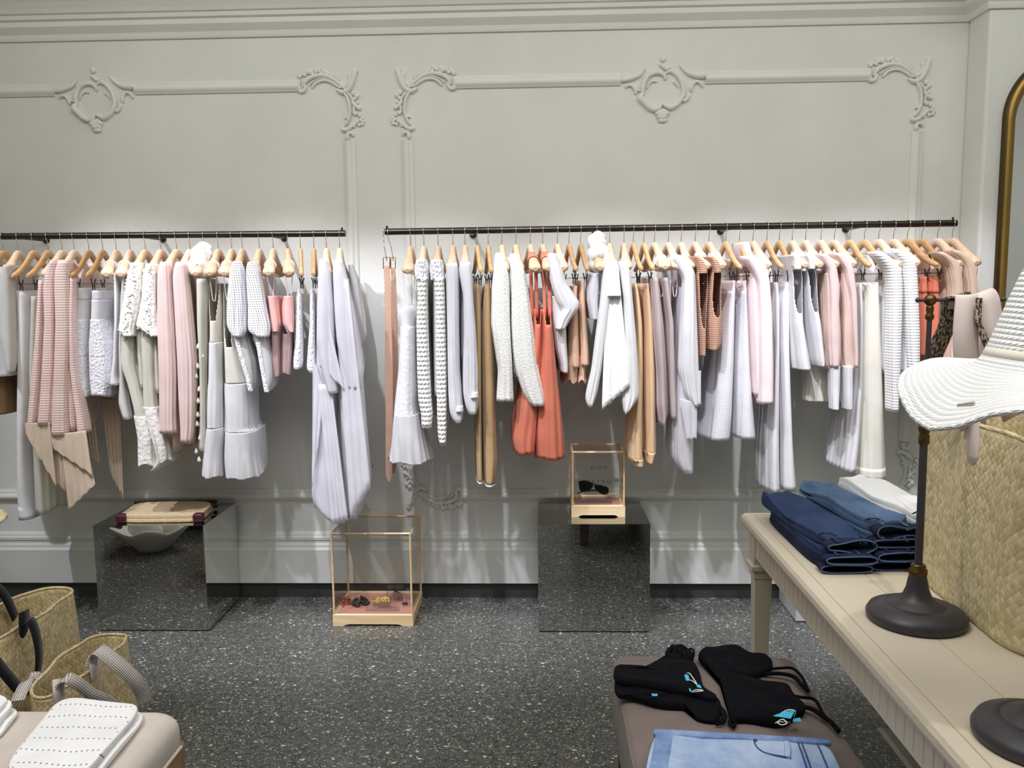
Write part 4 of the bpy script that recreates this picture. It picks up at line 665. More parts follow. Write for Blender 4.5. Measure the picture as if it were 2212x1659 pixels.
for key, nm, p in (('r27', 'left', [(610, 1676, 1682), (650, 1675, 1689), (750, 1677, 1688), (880, 1670, 1689), (960, 1664, 1690), (1030, 1662, 1691), (1067, 1663, 1692)]), ('r28', 'right', [(610, 1696, 1707), (650, 1690, 1712), (750, 1687, 1713), (850, 1691, 1716), (960, 1695, 1720), (1030, 1694, 1725), (1062, 1694, 1728)])):
    garment(key, 'trousers', nm + ' one of the two long white linen trousers beside the pink blazer', 'trousers', [('leg', 'W', [('c', p, dict(hy=0.13, fa=0.006, nf=4))])])
for key, nm, p, q in (('r29', 'left', [(550, 1706, 1724), (562, 1708, 1738), (600, 1714, 1742), (660, 1714, 1742), (700, 1715, 1744), (780, 1721, 1760), (800, 1724, 1764)], 0), ('r30', 'right', [(550, 1735, 1754), (564, 1739, 1767), (600, 1748, 1772), (670, 1750, 1776), (700, 1752, 1784), (780, 1765, 1792), (793, 1770, 1789)], 0)):
    garment(key, 'top', nm + ' one of the two plain white sleeveless tops beside the pink sweaters', 'top', [('shoulder', 'W', [('b', 588, dict(bw=0.2, hx=0.02, rows=8))]), ('body', 'W', [('c', p, dict(hy=0.19, fa=0.005, nf=4, rows=70, seg=160, cap=False, skip=ah(0.12, 0.5, 0.042)))])])
for key, nm, s, d in (('r31', 'left', [(548, 1770, 1790), (562, 1776, 1804), (580, 1790, 1812), (620, 1794, 1819), (660, 1795, 1817), (720, 1793, 1821), (770, 1795, 1820), (794, 1797, 1817)], [(590, 1784, 1798), (650, 1786, 1800), (720, 1789, 1800), (760, 1792, 1802)]), ('r32', 'right', [(547, 1801, 1824), (560, 1810, 1838), (580, 1826, 1849), (640, 1838, 1855), (700, 1842, 1856), (760, 1848, 1857), (794, 1849, 1857)], [(590, 1822, 1840), (680, 1826, 1845), (760, 1824, 1846), (800, 1826, 1850)])):
    x0, x1 = (1798, 1818) if nm == 'left' else (1829, 1846)
    garment(key, 'sweater', nm + ' one of the two thin pink wrap sweaters with white cuffs', 'sweater', [('sleeve', 'Pk', [('s', s, dict(hy=0.045, fa=0.004, nf=3))]), ('front_drape', 'Blush', [('c', d, dict(hy=0.06, yo=0.02, fa=0.006, nf=4)), ('b', 790, dict(bw=0.18, hx=0.022))]), ('cuff', 'W', [('c', [(792, x0 - 1, x1 + 1), (845, x0, x1), (886, x0 + 2, x1 - 2)], dict(hy=0.04, yo=0.008, fa=0.003, nf=3))]), ('under_layer', 'Cream2', [('c', [(780, x0 - 48, x0 - 2), (822, x0 - 50, x0), (868, x0 - 52, x0)], dict(hy=0.08, yo=0.12, fa=0.007, nf=4))])])
for key, nm, mt, p in (('r33', 'plain white', 'W', [(612, 1858, 1864), (650, 1858, 1867), (750, 1857, 1868), (830, 1855, 1867), (900, 1846, 1866), (960, 1838, 1864), (1022, 1829, 1857)]), ('r34', 'wide cream white', 'Cream2', [(610, 1886, 1904), (650, 1880, 1909), (700, 1875, 1913), (800, 1870, 1920), (900, 1869, 1926), (1000, 1868, 1930), (1038, 1868, 1931)])):
    garment(key, 'trousers', nm + ' trousers hanging between the pink and the white knit sweaters', 'trousers', [('leg', mt, [('c', p, dict(hy=0.14, fa=0.006, nf=4))])] + ([] if key == 'r33' else [('hem_band', 'Cream2', [('c', [(p[-1][0] - 24, p[-1][1] + (3.4 if key == 'r33' else 0.0), p[-1][2] + (2.7 if key == 'r33' else 0.0)), (p[-1][0], p[-1][1], p[-1][2])], dict(hy=0.14, fa=0.006, nf=4, rows=4, cap=False, same=1, v0=0.94, out=0.0005))])]))
garment('r35', 'sweater', 'left one of the two white ribbed knit sweaters near the hat', 'sweater', [('sleeve', 'Wrib', [('s', [(543, 1888, 1912), (556, 1895, 1932), (574, 1916, 1951), (600, 1926, 1956), (640, 1930, 1956), (720, 1928, 1953), (800, 1928, 1950), (860, 1930, 1946), (891, 1930, 1946)], dict(hy=0.045, fa=0.003, nf=3))]), ('body', 'Wsoft', [('b', 800, dict(bw=0.19, hx=0.023))])])
garment('r36', 'sweater', 'right one of the two white ribbed knit sweaters near the hat', 'sweater', [('sleeve', 'Wrib', [('s', [(538, 1922, 1948), (550, 1934, 1968), (566, 1952, 1984), (600, 1960, 1989), (640, 1962, 1990), (720, 1966, 1993), (800, 1970, 1992), (880, 1972, 1990)], dict(hy=0.045, fa=0.003, nf=3))]), ('body', 'Wsoft', [('b', 800, dict(bw=0.19, hx=0.023))])])
for key, nm, p in (('r37', 'left', [(598, 1990, 2010), (632, 1989, 2012), (700, 1990, 2013), (768, 1990, 2010)]), ('r38', 'right', [(598, 2016, 2033), (632, 2014, 2037), (700, 2015, 2037), (770, 2014, 2034)])):
    garment(key, 'shorts', nm + ' one of the two coral paper bag waist shorts behind the hat stand', 'shorts', [('waistband', 'Co', [('c', [(p[0][0], p[0][1], p[0][2]), (632, p[1][1] - 1, p[1][2] + 1)], dict(hy=0.128, yo=-0.002, rows=8, fa=0.004, nf=6))]), ('leg', 'Co', [('c', [(628, p[1][1], p[1][2])] + p[2:], dict(hy=0.122, fa=0.007, nf=5))])])
garment('r39', 'blouse', 'left one of the two peach ribbed blouses at the right rail end', 'blouse', [('sleeve', 'Peach', [('s', [(544, 2022, 2042), (556, 2036, 2068), (572, 2054, 2081), (620, 2064, 2086), (700, 2064, 2088), (800, 2060, 2090), (860, 2058, 2088)], dict(hy=0.045, fa=0.005, nf=4))]), ('body', 'Peach', [('b', 830, dict(bw=0.19, hx=0.024, nf=3, fa=0.005))])])
garment('r40', 'blouse', 'right one of the two peach ribbed blouses, last on the right rail', 'blouse', [('sleeve', 'Peach', [('s', [(540, 2054, 2074), (552, 2066, 2098), (568, 2086, 2113), (620, 2096, 2119), (700, 2098, 2122), (800, 2096, 2124), (860, 2094, 2122)], dict(hy=0.045, fa=0.005, nf=4))]), ('body', 'Peach', [('b', 830, dict(bw=0.19, hx=0.024, nf=3, fa=0.005))])])
for o in [o for o in bpy.data.objects if o.get('category') == 'hanger']:
    pass
for k, h in HG.items():
    lab = NAMES[k]; o = min((o for o in bpy.data.objects if o.get('category') == 'hanger'), key=lambda o: abs(o.location.x - h['c'][0]) + abs(o.location.y - h['c'][1]))
    s = lab.replace(' on the left rail', '').replace(' on the right rail', '')
    ws = (('pale wooden' if h['kind'] == 'A' else 'honey wood clip') + ' hanger holding the ' + s).split()
    if len(ws) > 15:
        ws = ws[:15]; cut = max([i for i, w_ in enumerate(ws) if i > 8 and w_.strip(',') in ('with', 'beside', 'on', 'next', 'behind', 'near', 'clipped', 'hanging', 'between', 'at', 'left', 'right', 'round')] or [15]); ws = ws[:cut]
    o['label'] = ' '.join(ws).rstrip(',')
# two belts on S hooks at the start of the right rail
for (nm, hx, bp, yo) in (('front', 829, [(574, 829, 841), (620, 831, 844), (700, 832, 846), (800, 832, 848), (900, 833, 849), (1000, 833, 848), (1026, 833, 847), (1040, 838, 842)], -0.03), ('rear', 839, [(578, 845, 853), (620, 845, 856), (700, 846, 859), (800, 847, 860), (900, 846, 859), (1000, 846, 856), (1022, 848, 853)], 0.03)):
    x = railx(hx, 498); Y = YR + yo; t = thing('belt', nm + ' one of the two beige perforated belts hanging at the right rail start', 'belt', P((bp[0][1] + bp[0][2])/2, 800, Y), 'beige belts')
    mb = MB(); R = rows_of(bp, 120); Gd = []; UV = []
    for i, (py, xl, xr, k) in enumerate(R):
        a, b = P(xl, py, Y), P(xr, py, Y); sc = 0.0009*math.sin(i*2.2); w = []; d = 0.0025
        prof_ = [(0 - sc, d), (1 + sc, d), (1 + sc, -d), (0 - sc, -d)]
        Gd.append([a + (b - a)*(u if True else 0) + np.array([(-1 if u < .5 else 1)*sc, dd, 0]) for u, dd in ((0, d), (1, d), (1, -d), (0, -d))]); UV.append([(0, a[2]), (0.03, a[2]), (0.033, a[2]), (0.063, a[2]), (0.066, a[2])])
    mb.grid(Gd, cu=True, UV=UV); mb.build('strap', MATS['Beltl'], t, smooth=False)
    xl, xr = bp[0][1] - 1, bp[0][2] + 1; c = [P(xl, 556, Y), P(xr, 556, Y), P(xr, 580, Y), P(xl, 580, Y)]
    MB().tube(np.array([c[0], (c[0] + c[1])/2, c[1], (c[1] + c[2])/2, c[2], (c[2] + c[3])/2, c[3], (c[3] + c[0])/2]), 0.0022, 8, closed=True).build('buckle', m_gold, t)
    z0, z1 = zrail(x), float(P(xl, 560, Y)[2]); cx = float((c[0][0] + c[1][0])/2)
    s = thing('hook', nm + ' one of the two chrome hooks holding the beige belts', 'hook', (x, Y, z1), 'belt hooks')
    MB().tube(bez([(x, YR + 0.022, z0 - 0.01), (x, YR + 0.017, z0 + 0.01), (x, YR, z0 + 0.0165), (x, YR - 0.018, z0 + 0.008), (x + 0.002, YR - 0.018, z0 - 0.03), (x*0.6 + cx*0.4, Y - 0.008, (z0 + z1)/2), (cx, Y - 0.006, z1 + 0.01), (cx, Y - 0.005, z1 - 0.004), (cx, Y + 0.004, z1 - 0.006), (cx, Y + 0.008, z1 + 0.006)], 60), 0.0016, 8).build('wire', m_chrome, s)
# ================================================================ mirrored plinths
def plinth(lo, hi, label, parent_group=None):
    """mirror clad box: five sheets with a dark joint line between them"""
    x0, y0, z0 = lo; x1, y1, z1 = hi; t = thing('mirrored_plinth', label, 'display plinth', ((x0 + x1)/2, (y0 + y1)/2, z0), 'mirrored display plinths')
    MB().box((x0 + 0.004, y0 + 0.004, z0), (x1 - 0.004, y1 - 0.004, z1 - 0.004)).build('core', m_black, t, smooth=False)
    g = 0.0012
    MB().box((x0 + g, y0, z0 + 0.006), (x1 - g, y0 + 0.004, z1 - g)).build('front_panel', m_mirror, t, smooth=False)
    MB().box((x0, y0 + g, z0 + 0.006), (x0 + 0.004, y1, z1 - g)).build('side_panel', m_mirror_side, t, smooth=False)
    MB().box((x1 - 0.004, y0 + g, z0 + 0.006), (x1, y1, z1 - g)).build('side_panel', m_mirror_side, t, smooth=False)
    MB().box((x0 + g, y0 + g, z1 - 0.004), (x1 - g, y1, z1)).build('top_panel', m_mirror_top, t, smooth=False)
    return t
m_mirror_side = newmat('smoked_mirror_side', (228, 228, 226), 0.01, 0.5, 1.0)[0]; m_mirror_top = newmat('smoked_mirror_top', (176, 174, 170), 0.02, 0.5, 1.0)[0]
plinth((-2.041, -0.453, 0.0), (-1.533, -0.045, 0.497), 'mirrored cube plinth on the left with the straw clutch lying on top')
plinth((-0.022, -0.449, 0.0), (0.477, -0.045, 0.501), 'mirrored cube plinth in the middle carrying the small glass case')
m_pale = newmat('painted_reflection_panel', (196, 200, 198), 0.25, 0.5)[0]; m_keep = (m_mirror, m_mirror_side, m_mirror_top); m_mirror = m_mirror_side = m_mirror_top = m_pale  # pale colour stands in for the low plinth's bright mirror reflection
plinth((1.165, -0.325, 0.0), (1.66, -0.045, 0.26), 'low plinth with painted pale reflection under the cream table').pop('group')
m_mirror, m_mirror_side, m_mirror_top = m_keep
# ================================================================ glass cases
def bars(t, name, mat, segs, r=0.0045):
    for a, b in segs: MB().tube([a, b], r*1.25, 4, side=(0, 0, 1) if abs(a[2] - b[2]) < 1e-6 else (1, 1, 0)).build(name, mat, t, smooth=False)
def glass_case(x0, x1, y0, y1, z0, zb, z1, label, base_h):
    t = thing('glass_display_case', label, 'display case', ((x0 + x1)/2, (y0 + y1)/2, z0), 'wooden framed glass display cases')
    b = MB(); n = 24; cx = (x0 + x1)/2; w = (x1 - x0)
    # base with a shallow arched cut-out along the bottom of every side
    def plank(p0, p1, nrm):
        p0, p1, nrm = np.array(p0), np.array(p1), np.array(nrm)*0.016; G_ = []
        lo = [];
        for i in range(n + 1):
            u = i/n; cut = 0.0 if (u < 0.13 or u > 0.87) else 0.009*min(1, min(u - 0.13, 0.87 - u)/0.06)**0.6; lo.append(cut)
        rows_ = [[p0 + (p1 - p0)*i/n + [0, 0, lo[i]] for i in range(n + 1)], [p0 + (p1 - p0)*i/n + [0, 0, zb - z0] for i in range(n + 1)]]
        rin = [[q + nrm for q in r] for r in rows_]
        b.grid([rows_[0], rows_[1], rin[1], rin[0]], cv=True)
        b.add([rows_[0][0], rows_[1][0], rin[1][0], rin[0][0]], [(0, 1, 2, 3)]); b.add([rows_[0][-1], rows_[1][-1], rin[1][-1], rin[0][-1]], [(3, 2, 1, 0)])
    o = 0.006
    plank((x0 - o, y0 - o, z0), (x1 + o, y0 - o, z0), (0, 1, 0)); plank((x1 + o, y1 + o, z0), (x0 - o, y1 + o, z0), (0, -1, 0)); plank((x1 + o, y0 - o + 0.0165, z0), (x1 + o, y1 + o - 0.0165, z0), (-1, 0, 0)); plank((x0 - o, y1 + o - 0.0165, z0), (x0 - o, y0 - o + 0.0165, z0), (1, 0, 0))
    b.build('base', m_case_pale, t, smooth=False)
    MB().box((x0 - 0.004, y0 - 0.004, zb - 0.012), (x1 + 0.004, y1 + 0.004, zb - 0.004)).build('lining', m_copper, t, smooth=False)
    c = [(x0, y0), (x1, y0), (x1, y1), (x0, y1)]
    for i in range(4):
        a, d = c[i], c[(i + 1) % 4]
        bars(t, 'rail', m_case, [((a[0], a[1], zb), (d[0], d[1], zb)), ((a[0], a[1], z1), (d[0], d[1], z1))]); bars(t, 'post', m_case, [((a[0], a[1], zb), (a[0], a[1], z1))])
    e = 0.0015
    for q in (((x0, y0 - e, zb), (x1, y0 + e, z1)), ((x0, y1 - e, zb), (x1, y1 + e, z1)), ((x0 - e, y0, zb), (x0 + e, y1, z1)), ((x1 - e, y0, zb), (x1 + e, y1, z1)), ((x0, y0, z1 - e), (x1, y1, z1 + e))):
        MB().box(*q).build('glass_pane', m_glass, t, smooth=False)
    return t
fc = F(719, 1352, 0); ca = dict(x0=-0.969, x1=-0.607, y0=-0.381, y1=-0.085, zb=0.052)
ca['z1'] = float(P(800, 1153, ca['y0'])[2])
glass_case(ca['x0'], ca['x1'], ca['y0'], ca['y1'], 0.0, ca['zb'], ca['z1'], 'large wooden framed glass case on the floor with jewellery inside', 0.05)
ZC2 = 0.501; q0, q1 = F(1234, 1117, ZC2), F(1351, 1117, ZC2); cb = dict(x0=float(q0[0]) + 0.007, x1=float(q1[0]) - 0.007, y0=float(q0[1]) + 0.006)
cb['y1'] = cb['y0'] + 0.19; cb['zb'] = float(P(1290, 1093, cb['y0'])[2]); cb['z1'] = float(P(1290, 977, cb['y0'])[2])
case2 = glass_case(cb['x0'], cb['x1'], cb['y0'], cb['y1'], ZC2, cb['zb'], cb['z1'], 'small wooden framed glass case with sunglasses on the middle plinth', 0.05)
m_letter = newmat('grey_lettering', (96, 96, 92), 0.6, 0.2)[0]
for txt, px, py in (('DOM', 1294, 1014), ('VETRO', 1294, 1045)):
    cu = bpy.data.curves.new('lettering', 'FONT'); cu.body = txt; cu.size = 0.0255; cu.space_character = 1.75; cu.align_x = 'CENTER'; cu.extrude = 0.0004
    tmp = bpy.data.objects.new('tmp', cu); COL.objects.link(tmp); me = bpy.data.meshes.new_from_object(tmp.evaluated_get(bpy.context.evaluated_depsgraph_get())); bpy.data.objects.remove(tmp); bpy.data.curves.remove(cu)
    me.materials.clear(); me.materials.append(m_letter)
    o = bpy.data.objects.new('lettering', me); COL.objects.link(o); o.parent = case2; w = P(px, py, cb['y1'] - 0.003); o.location = Vector(w - WL[case2.name]); o.rotation_euler = (math.radians(90), 0, 0)
# sunglasses on a clear block
zb2 = cb['zb'] - 0.0034; yb = cb['y0'] + 0.035
xa, xb = float(P(1243, 1085, yb)[0]), float(P(1322, 1085, yb)[0]); zt = float(P(1280, 1082, yb)[2])
tag(MB().box((xa, yb, zb2), (xb, yb + 0.085, zt)).build('acrylic_block', m_acryl, smooth=False, bevel=0.001), 'clear acrylic block under the black sunglasses', 'display block')
sg = thing('sunglasses', 'black sunglasses lying on the clear block inside the small case', 'sunglasses', ((xa + xb)/2, yb + 0.03, zt))
m_lens = newmat('dark_lens', (14, 16, 16), 0.08, 0.6)[0]
def S_(px, py, dy=0.0): return P(px, py, yb + 0.012 + dy)
for pts in ([(1251, 1040), (1262, 1038), (1276, 1042), (1281, 1047), (1276, 1057), (1266, 1062), (1254, 1060)], [(1284, 1047), (1296, 1048), (1310, 1052), (1314, 1058), (1312, 1066), (1304, 1068), (1294, 1063), (1286, 1056)]):
    lp = [S_(*p) for p in pts]; ring_ = bez(lp + lp[:1], 28)[:-1]
    MB().tube(ring_, 0.0022, 8, closed=True).build('rim', m_black, sg); m_ = MB(); m_.cap(ring_ - [0, 0.001, 0]); m_.cap(ring_ + [0, 0.001, 0], True); m_.build('lens', m_lens, sg)
MB().tube(bez([S_(1278, 1046), S_(1282, 1044), S_(1287, 1048)], 8), 0.0025, 8).build('bridge', m_black, sg)
MB().tube(bez([S_(1250, 1041), S_(1252, 1050, 0.03), S_(1258, 1062, 0.06), S_(1285, 1058, 0.058), S_(1300, 1062, 0.05)], 18), 0.0025, 8).build('temple', m_black, sg)
MB().tube(bez([S_(1314, 1056), S_(1312, 1064, 0.02), S_(1290, 1060, 0.045), S_(1262, 1062, 0.03), S_(1247, 1066, 0.02)], 18), 0.0025, 8).build('temple', m_black, sg)
# jewellery in the large case
zl = ca['zb'] - 0.0034; rnd = random.Random(11)
m_bead = newmat('dark_bead', (52, 34, 30), 0.2, 0.6)[0]; m_cop = metal('copper_bead', (206, 120, 84), 0.25); m_yel = newmat('yellow_quartz', (240, 206, 110), 0.25, 0.5)[0]; m_plum = newmat('plum_petal', (64, 40, 48), 0.5, 0.3)[0]
def heap(name, mat, cpx, rx, ry, h, n, r0, label, cat):
    c = F(cpx[0], cpx[1], zl); t = thing(name, label, cat, c)
    for k in range(n):
        a = rnd.uniform(0, 6.28); q = math.sqrt(rnd.random()); z = zl + r0 + h*(1 - q)*rnd.random()
        MB().ball(c + [rx*q*math.cos(a), ry*q*math.sin(a), z - zl], r0*rnd.uniform(0.7, 1.15), 8, 6).build('bead', mat, t)
    pth = [c + [rx*0.7*math.cos(a), ry*0.7*math.sin(a), r0 + h*0.4 + 0.004*math.sin(5*a)] for a in np.linspace(0, 6.28, 30, endpoint=False)]
    MB().tube(np.array(pth), 0.0012, 6, closed=True).build('cord', m_black, t)
heap('bead_necklace', m_bead, (778, 1306), 0.04, 0.035, 0.05, 60, 0.0075, 'coiled dark brown bead necklace in the large glass case', 'necklace')
heap('bead_necklace', m_cop, (748, 1304), 0.028, 0.05, 0.035, 44, 0.0055, 'coiled copper bead necklace at left in the large glass case', 'necklace')
blk = []
def block(pl, pr, zt_, dy, label):
    a, b = F(*pl, zl), F(*pr, zl); tag(MB().box((float(a[0]), float(a[1]), zl), (float(b[0]), float(a[1]) + dy, zl + zt_)).build('acrylic_block', m_acryl, smooth=False, bevel=0.001), label, 'display block', 'clear acrylic display blocks')
block((790, 1321), (862, 1321), 0.014, 0.028, 'long flat clear acrylic block at the front of the large case'); block((805, 1310), (842, 1310), 0.03, 0.05, 'clear acrylic block under the yellow cluster'); block((834, 1296), (870, 1296), 0.055, 0.06, 'tall clear acrylic block at the back of the large case'); block((875, 1295), (896, 1295), 0.04, 0.05, 'small clear acrylic block in the right back corner of the large case')
yc = F(824, 1302, zl + 0.031); t = thing('crystal_cluster', 'yellow crystal cluster bracelet on a clear block in the large case', 'bracelet', yc)
m_ = MB()
for k in range(34):
    p = yc + [rnd.uniform(-0.038, 0.038), rnd.uniform(-0.012, 0.02), rnd.uniform(0.004, 0.018)]; d = unit([rnd.uniform(-1, 1), rnd.uniform(-1, 0.6), rnd.uniform(0.1, 1)])
    MB().lathe([(0.004, -0.004), (0.0045, 0.003), (0.0003, 0.010)], p, 6, d).build('crystal', m_yel, t, smooth=False)
tp = F(852, 1300, zl + 0.0); t = thing('tassel_earring', 'black tassel earring leaning in the large glass case', 'earring', tp)
for k in range(7):
    MB().tube(bez([tp + [0.0, 0.02, 0.05], tp + [0.006*k - 0.004, 0.012, 0.035], tp + [0.0065*k, 0.0, 0.004]], 10), 0.0011, 6).build('strand', m_black, t)
MB().tube([tp + [0, 0.02, 0.045], tp + [0, 0.022, 0.058]], 0.0035, 8).build('cap', m_black, t)
fp = F(875, 1307, zl); t = thing('flower_earring', 'dark plum star shaped earring beside the tassel in the large case', 'earring', fp)
for k in range(6):
    a = k*math.pi/3; MB().ball(fp + [0.009*math.cos(a), 0.007*math.sin(a), 0.006 + 0.004*(k % 2)], 0.006, 8, 6, (1, 0.7, 0.6)).build('petal', m_plum, t)
# ================================================================ straw clutch on the left plinth
straw('straw_tan', (204, 178, 140), (230, 208, 172), 0.006, 0.7); straw('straw_big', (184, 166, 122), (234, 220, 182), 0.0125, 1.0); straw('straw_floor', (172, 152, 108), (226, 210, 168), 0.0125, 1.0)
m_burg = newmat('burgundy_leather', (72, 28, 38), 0.35, 0.5)[0]; m_trim_dk = newmat('dark_leather_trim', (54, 28, 26), 0.5, 0.4)[0]
def slab(mb, C_, hx, hy, h, e=5.0, n=64, m=14, top=0.0, wav=None):
    """soft rounded slab; C_ = corner-frame function (u, v in -1..1) -> xy; profile rounded in z"""
    G_, UV = [], []; t = np.linspace(0, 2*math.pi, n, endpoint=False)
    for i in range(m + 1):
        a = -math.pi/2 + math.pi*i/m; k = np.sign(math.cos(a))*abs(math.cos(a))**0.35; z = 0.5*h*(1 + np.sign(math.sin(a))*abs(math.sin(a))**0.8); row = []
        for th in t:
            c_, s_ = math.cos(th), math.sin(th); u = np.sign(c_)*abs(c_)**(2/e); v = np.sign(s_)*abs(s_)**(2/e); sh = min(hx, hy)
            kx, ky = 1 - (1 - k)*min(1, h*0.5/hx), 1 - (1 - k)*min(1, h*0.5/hy); p = np.array(C_(u*kx, v*ky)); zz = z + (wav(u, v)*z/h if wav else 0); row.append([p[0], p[1], p[2] + zz])
        G_.append(row); UV.append([(r[0], r[1] + z) for r in row + row[:1]])
    # grid from bottom rim to top rim, plus interior rings
    mb.grid(G_, cu=True, UV=UV)
    for ring_, fl in ((G_[-1], False), (G_[0], True)):
        R_ = np.array(ring_); c = R_.mean(0); K = [R_]
        for f in (0.85, 0.65, 0.4, 0.15):
            Q = c + (R_ - c)*f
            if wav and not fl:
                pass
            K.append(Q)
        mb.grid(K, cu=True, UV=[[(p[0], p[1]) for p in list(q) + [q[0]]] for q in K], flip=fl); mb.cap(K[-1], fl)
def quad_frame(bl, br, fr, fl_, z):
    """back-left, back-right, front-right, front-left points (x, y) at height z -> (u, v) map, v = -1 front"""
    q = [np.array([p[0], p[1], z], float) for p in (bl, br, fr, fl_)]
    return lambda u, v: (q[3]*(1 - u) + q[2]*(1 + u))/2*(1 - v)/2 + (q[0]*(1 - u) + q[1]*(1 + u))/2*(1 + v)/2
zc = 0.499
def FP(px, py, z): return F(px, py, z)[:2]
fr_ = quad_frame(FP(292, 1093, zc + 0.02), FP(464, 1090, zc + 0.02), FP(436, 1128, zc), FP(252, 1130, zc), zc)
cl = thing('straw_clutch', 'folded straw clutch with burgundy leather corners on the left mirrored plinth', 'clutch bag', fr_(0, 0))
m_ = MB(); slab(m_, fr_, 0.17, 0.14, 0.017); m_.build('lower_fold', MATS['straw_tan'], cl)
m_ = MB(); slab(m_, lambda u, v: fr_(u*0.985, v*0.985) + [0, 0, 0.0165], 0.17, 0.14, 0.017, wav=lambda u, v: 0.005*(v + 0.2)**2); m_.build('upper_fold', MATS['straw_tan'], cl)
for u0, u1 in ((-1.03, -0.78), (0.78, 1.03)):
    m_ = MB(); slab(m_, lambda u, v: fr_(u0 + (u1 - u0)*(u + 1)/2, -1.03 + 0.36*(v + 1)/2) + [0, 0, -0.0005], 0.024, 0.03, 0.038, 6, 40, 10); m_.build('leather_corner', m_burg, cl)
m_ = MB(); m_.tube(bez([fr_(u, 0.97) + [0, 0, 0.032 + 0.006*abs(u)] for u in np.linspace(-1, 1, 9)], 24), 0.008, 10); m_.build('edge_binding', m_trim_dk, cl)
for z in (0.014, 0.036): MB().ball(fr_(1.02, 0.93) + [0, 0, z], 0.012, 10, 8, (1, 1, 0.8)).build('corner_tab', m_trim_dk, cl)
m_ = MB(); slab(m_, lambda u, v: fr_(0.25 + 0.12*u, 0.55 + 0.02*v) + [0, 0, 0.0345], 0.02, 0.004, 0.003, 8, 24, 4); m_.build('name_plate', m_trim_dk, cl)
# brim of a straw hat at the photo's left edge; its slim stand is outside the frame
pc = P(-12, 1130, -0.95); hx0 = float(pc[0]) - 0.29; t = thing('display_stand', 'slim dark metal stand just outside the photo on the left', 'display stand', (hx0, -0.95, 0.0))
MB().lathe([(0.09, 0), (0.09, 0.012), (0.02, 0.02)], (hx0, -0.95, 0), 32).build('base', m_iron, t); MB().tube([(hx0, -0.95, 0.015), (hx0, -0.95, float(pc[2]) + 0.095)], 0.007, 10).build('pole', m_iron, t)
t = thing('straw_hat', 'pale straw hat whose brim pokes in at the left photo edge', 'hat', (hx0, -0.95, float(pc[2]))); z0_ = float(pc[2])
MB().lathe([(0.002, 0.105), (0.06, 0.10), (0.085, 0.08), (0.095, 0.0)], (hx0, -0.95, z0_), 48).build('crown', MATS['straw_floor'], t, solid=0.004)
MB().lathe([(0.094, 0.004), (0.20, 0.006), (0.27, 0.002), (0.288, -0.004), (0.29, -0.012), (0.284, -0.016), (0.26, -0.008), (0.094, -0.004)], (hx0, -0.95, z0_), 64).build('brim', MATS['straw_floor'], t)
# ================================================================ cream table
TZ = 0.76
m_cream = paint('cream_table_paint', (212, 201, 182), 0.5, 5); m_cream_d = paint('cream_table_groove', (150, 134, 104), 0.6, 4)
TX0, TX1, TY0, TY1 = 0.694, 1.62, -3.35, -1.205
tb = thing('display_table', 'cream painted wooden display table with fluted apron and tapered legs', 'table', ((TX0 + TX1)/2, (TY0 + TY1)/2, 0))
tm = MB()
fw_ = 0.030; y = TY1
prof_t = [(0.012, TZ - 0.045), (0.004, TZ - 0.040), (0.0, TZ - 0.028), (0.001, TZ - 0.014), (0.007, TZ - 0.004), (0.014, TZ), (0.0365, TZ), (0.037, TZ - 0.003), (0.040, TZ - 0.003), (0.0405, TZ)]
def edge(o_, z_): return [(TX0 + o_, TY0 + o_, z_), (TX0 + o_, TY1 - o_, z_), (TX1 - o_, TY1 - o_, z_), (TX1 - o_, TY0 + o_, z_)]
tm.grid([edge(o_, z_) for o_, z_ in prof_t], cu=True); tm.build('edge_moulding', m_cream, tb, smooth=False)
for k, (a, b) in enumerate(((0.0405, 0.186), (0.1875, 0.36), (0.3615, 0.54), (0.5415, 0.72), (0.7215, 0.8855))):
    MB().box((TX0 + a, TY0 + 0.0405, TZ - 0.03), (TX0 + b, TY1 - 0.0405, TZ)).build('top_board', m_cream, tb, smooth=False, bevel=0.0012)
for nm, lo, hi in (('left', (TX0 + 0.03, TY0 + 0.03, TZ - 0.135), (TX0 + 0.052, TY1 - 0.03, TZ - 0.04)), ('far', (TX0 + 0.03, TY1 - 0.052, TZ - 0.135), (TX1 - 0.03, TY1 - 0.03, TZ - 0.04)), ('right', (TX1 - 0.052, TY0 + 0.03, TZ - 0.135), (TX1 - 0.03, TY1 - 0.03, TZ - 0.04)), ('near', (TX0 + 0.03, TY0 + 0.03, TZ - 0.135), (TX1 - 0.03, TY0 + 0.052, TZ - 0.04))):
    m_ = MB().box(lo, hi)
    if nm == 'left':
        yy = TY0 + 0.06
        while yy < TY1 - 0.1:
            m_.tube([(lo[0] + 0.001, yy, TZ - 0.122), (lo[0] + 0.001, yy, TZ - 0.055)], 0.0035, 8); yy += 0.042
    m_.build('apron', m_cream, tb, smooth=False)
for lx, ly in ((TX0 + 0.026, TY1 - 0.026), (TX1 - 0.096, TY1 - 0.026), (TX0 + 0.026, TY0 + 0.096), (TX1 - 0.096, TY0 + 0.096)):
    def sq(i, z): return [(lx + i, ly - i, z), (lx + 0.07 - i, ly - i, z), (lx + 0.07 - i, ly - 0.07 + i, z), (lx + i, ly - 0.07 + i, z)]
    m_ = MB(); R_ = [(0.0, TZ - 0.04), (0.0, 0.60), (-0.008, 0.594), (-0.008, 0.580), (0.002, 0.572), (0.002, 0.55), (0.006, 0.546), (0.016, 0.03), (0.016, 0.0)]; m_.grid([sq(*r) for r in R_], cu=True, flip=True); m_.cap(sq(*R_[-1])); m_.build('leg', m_cream, tb, smooth=False)
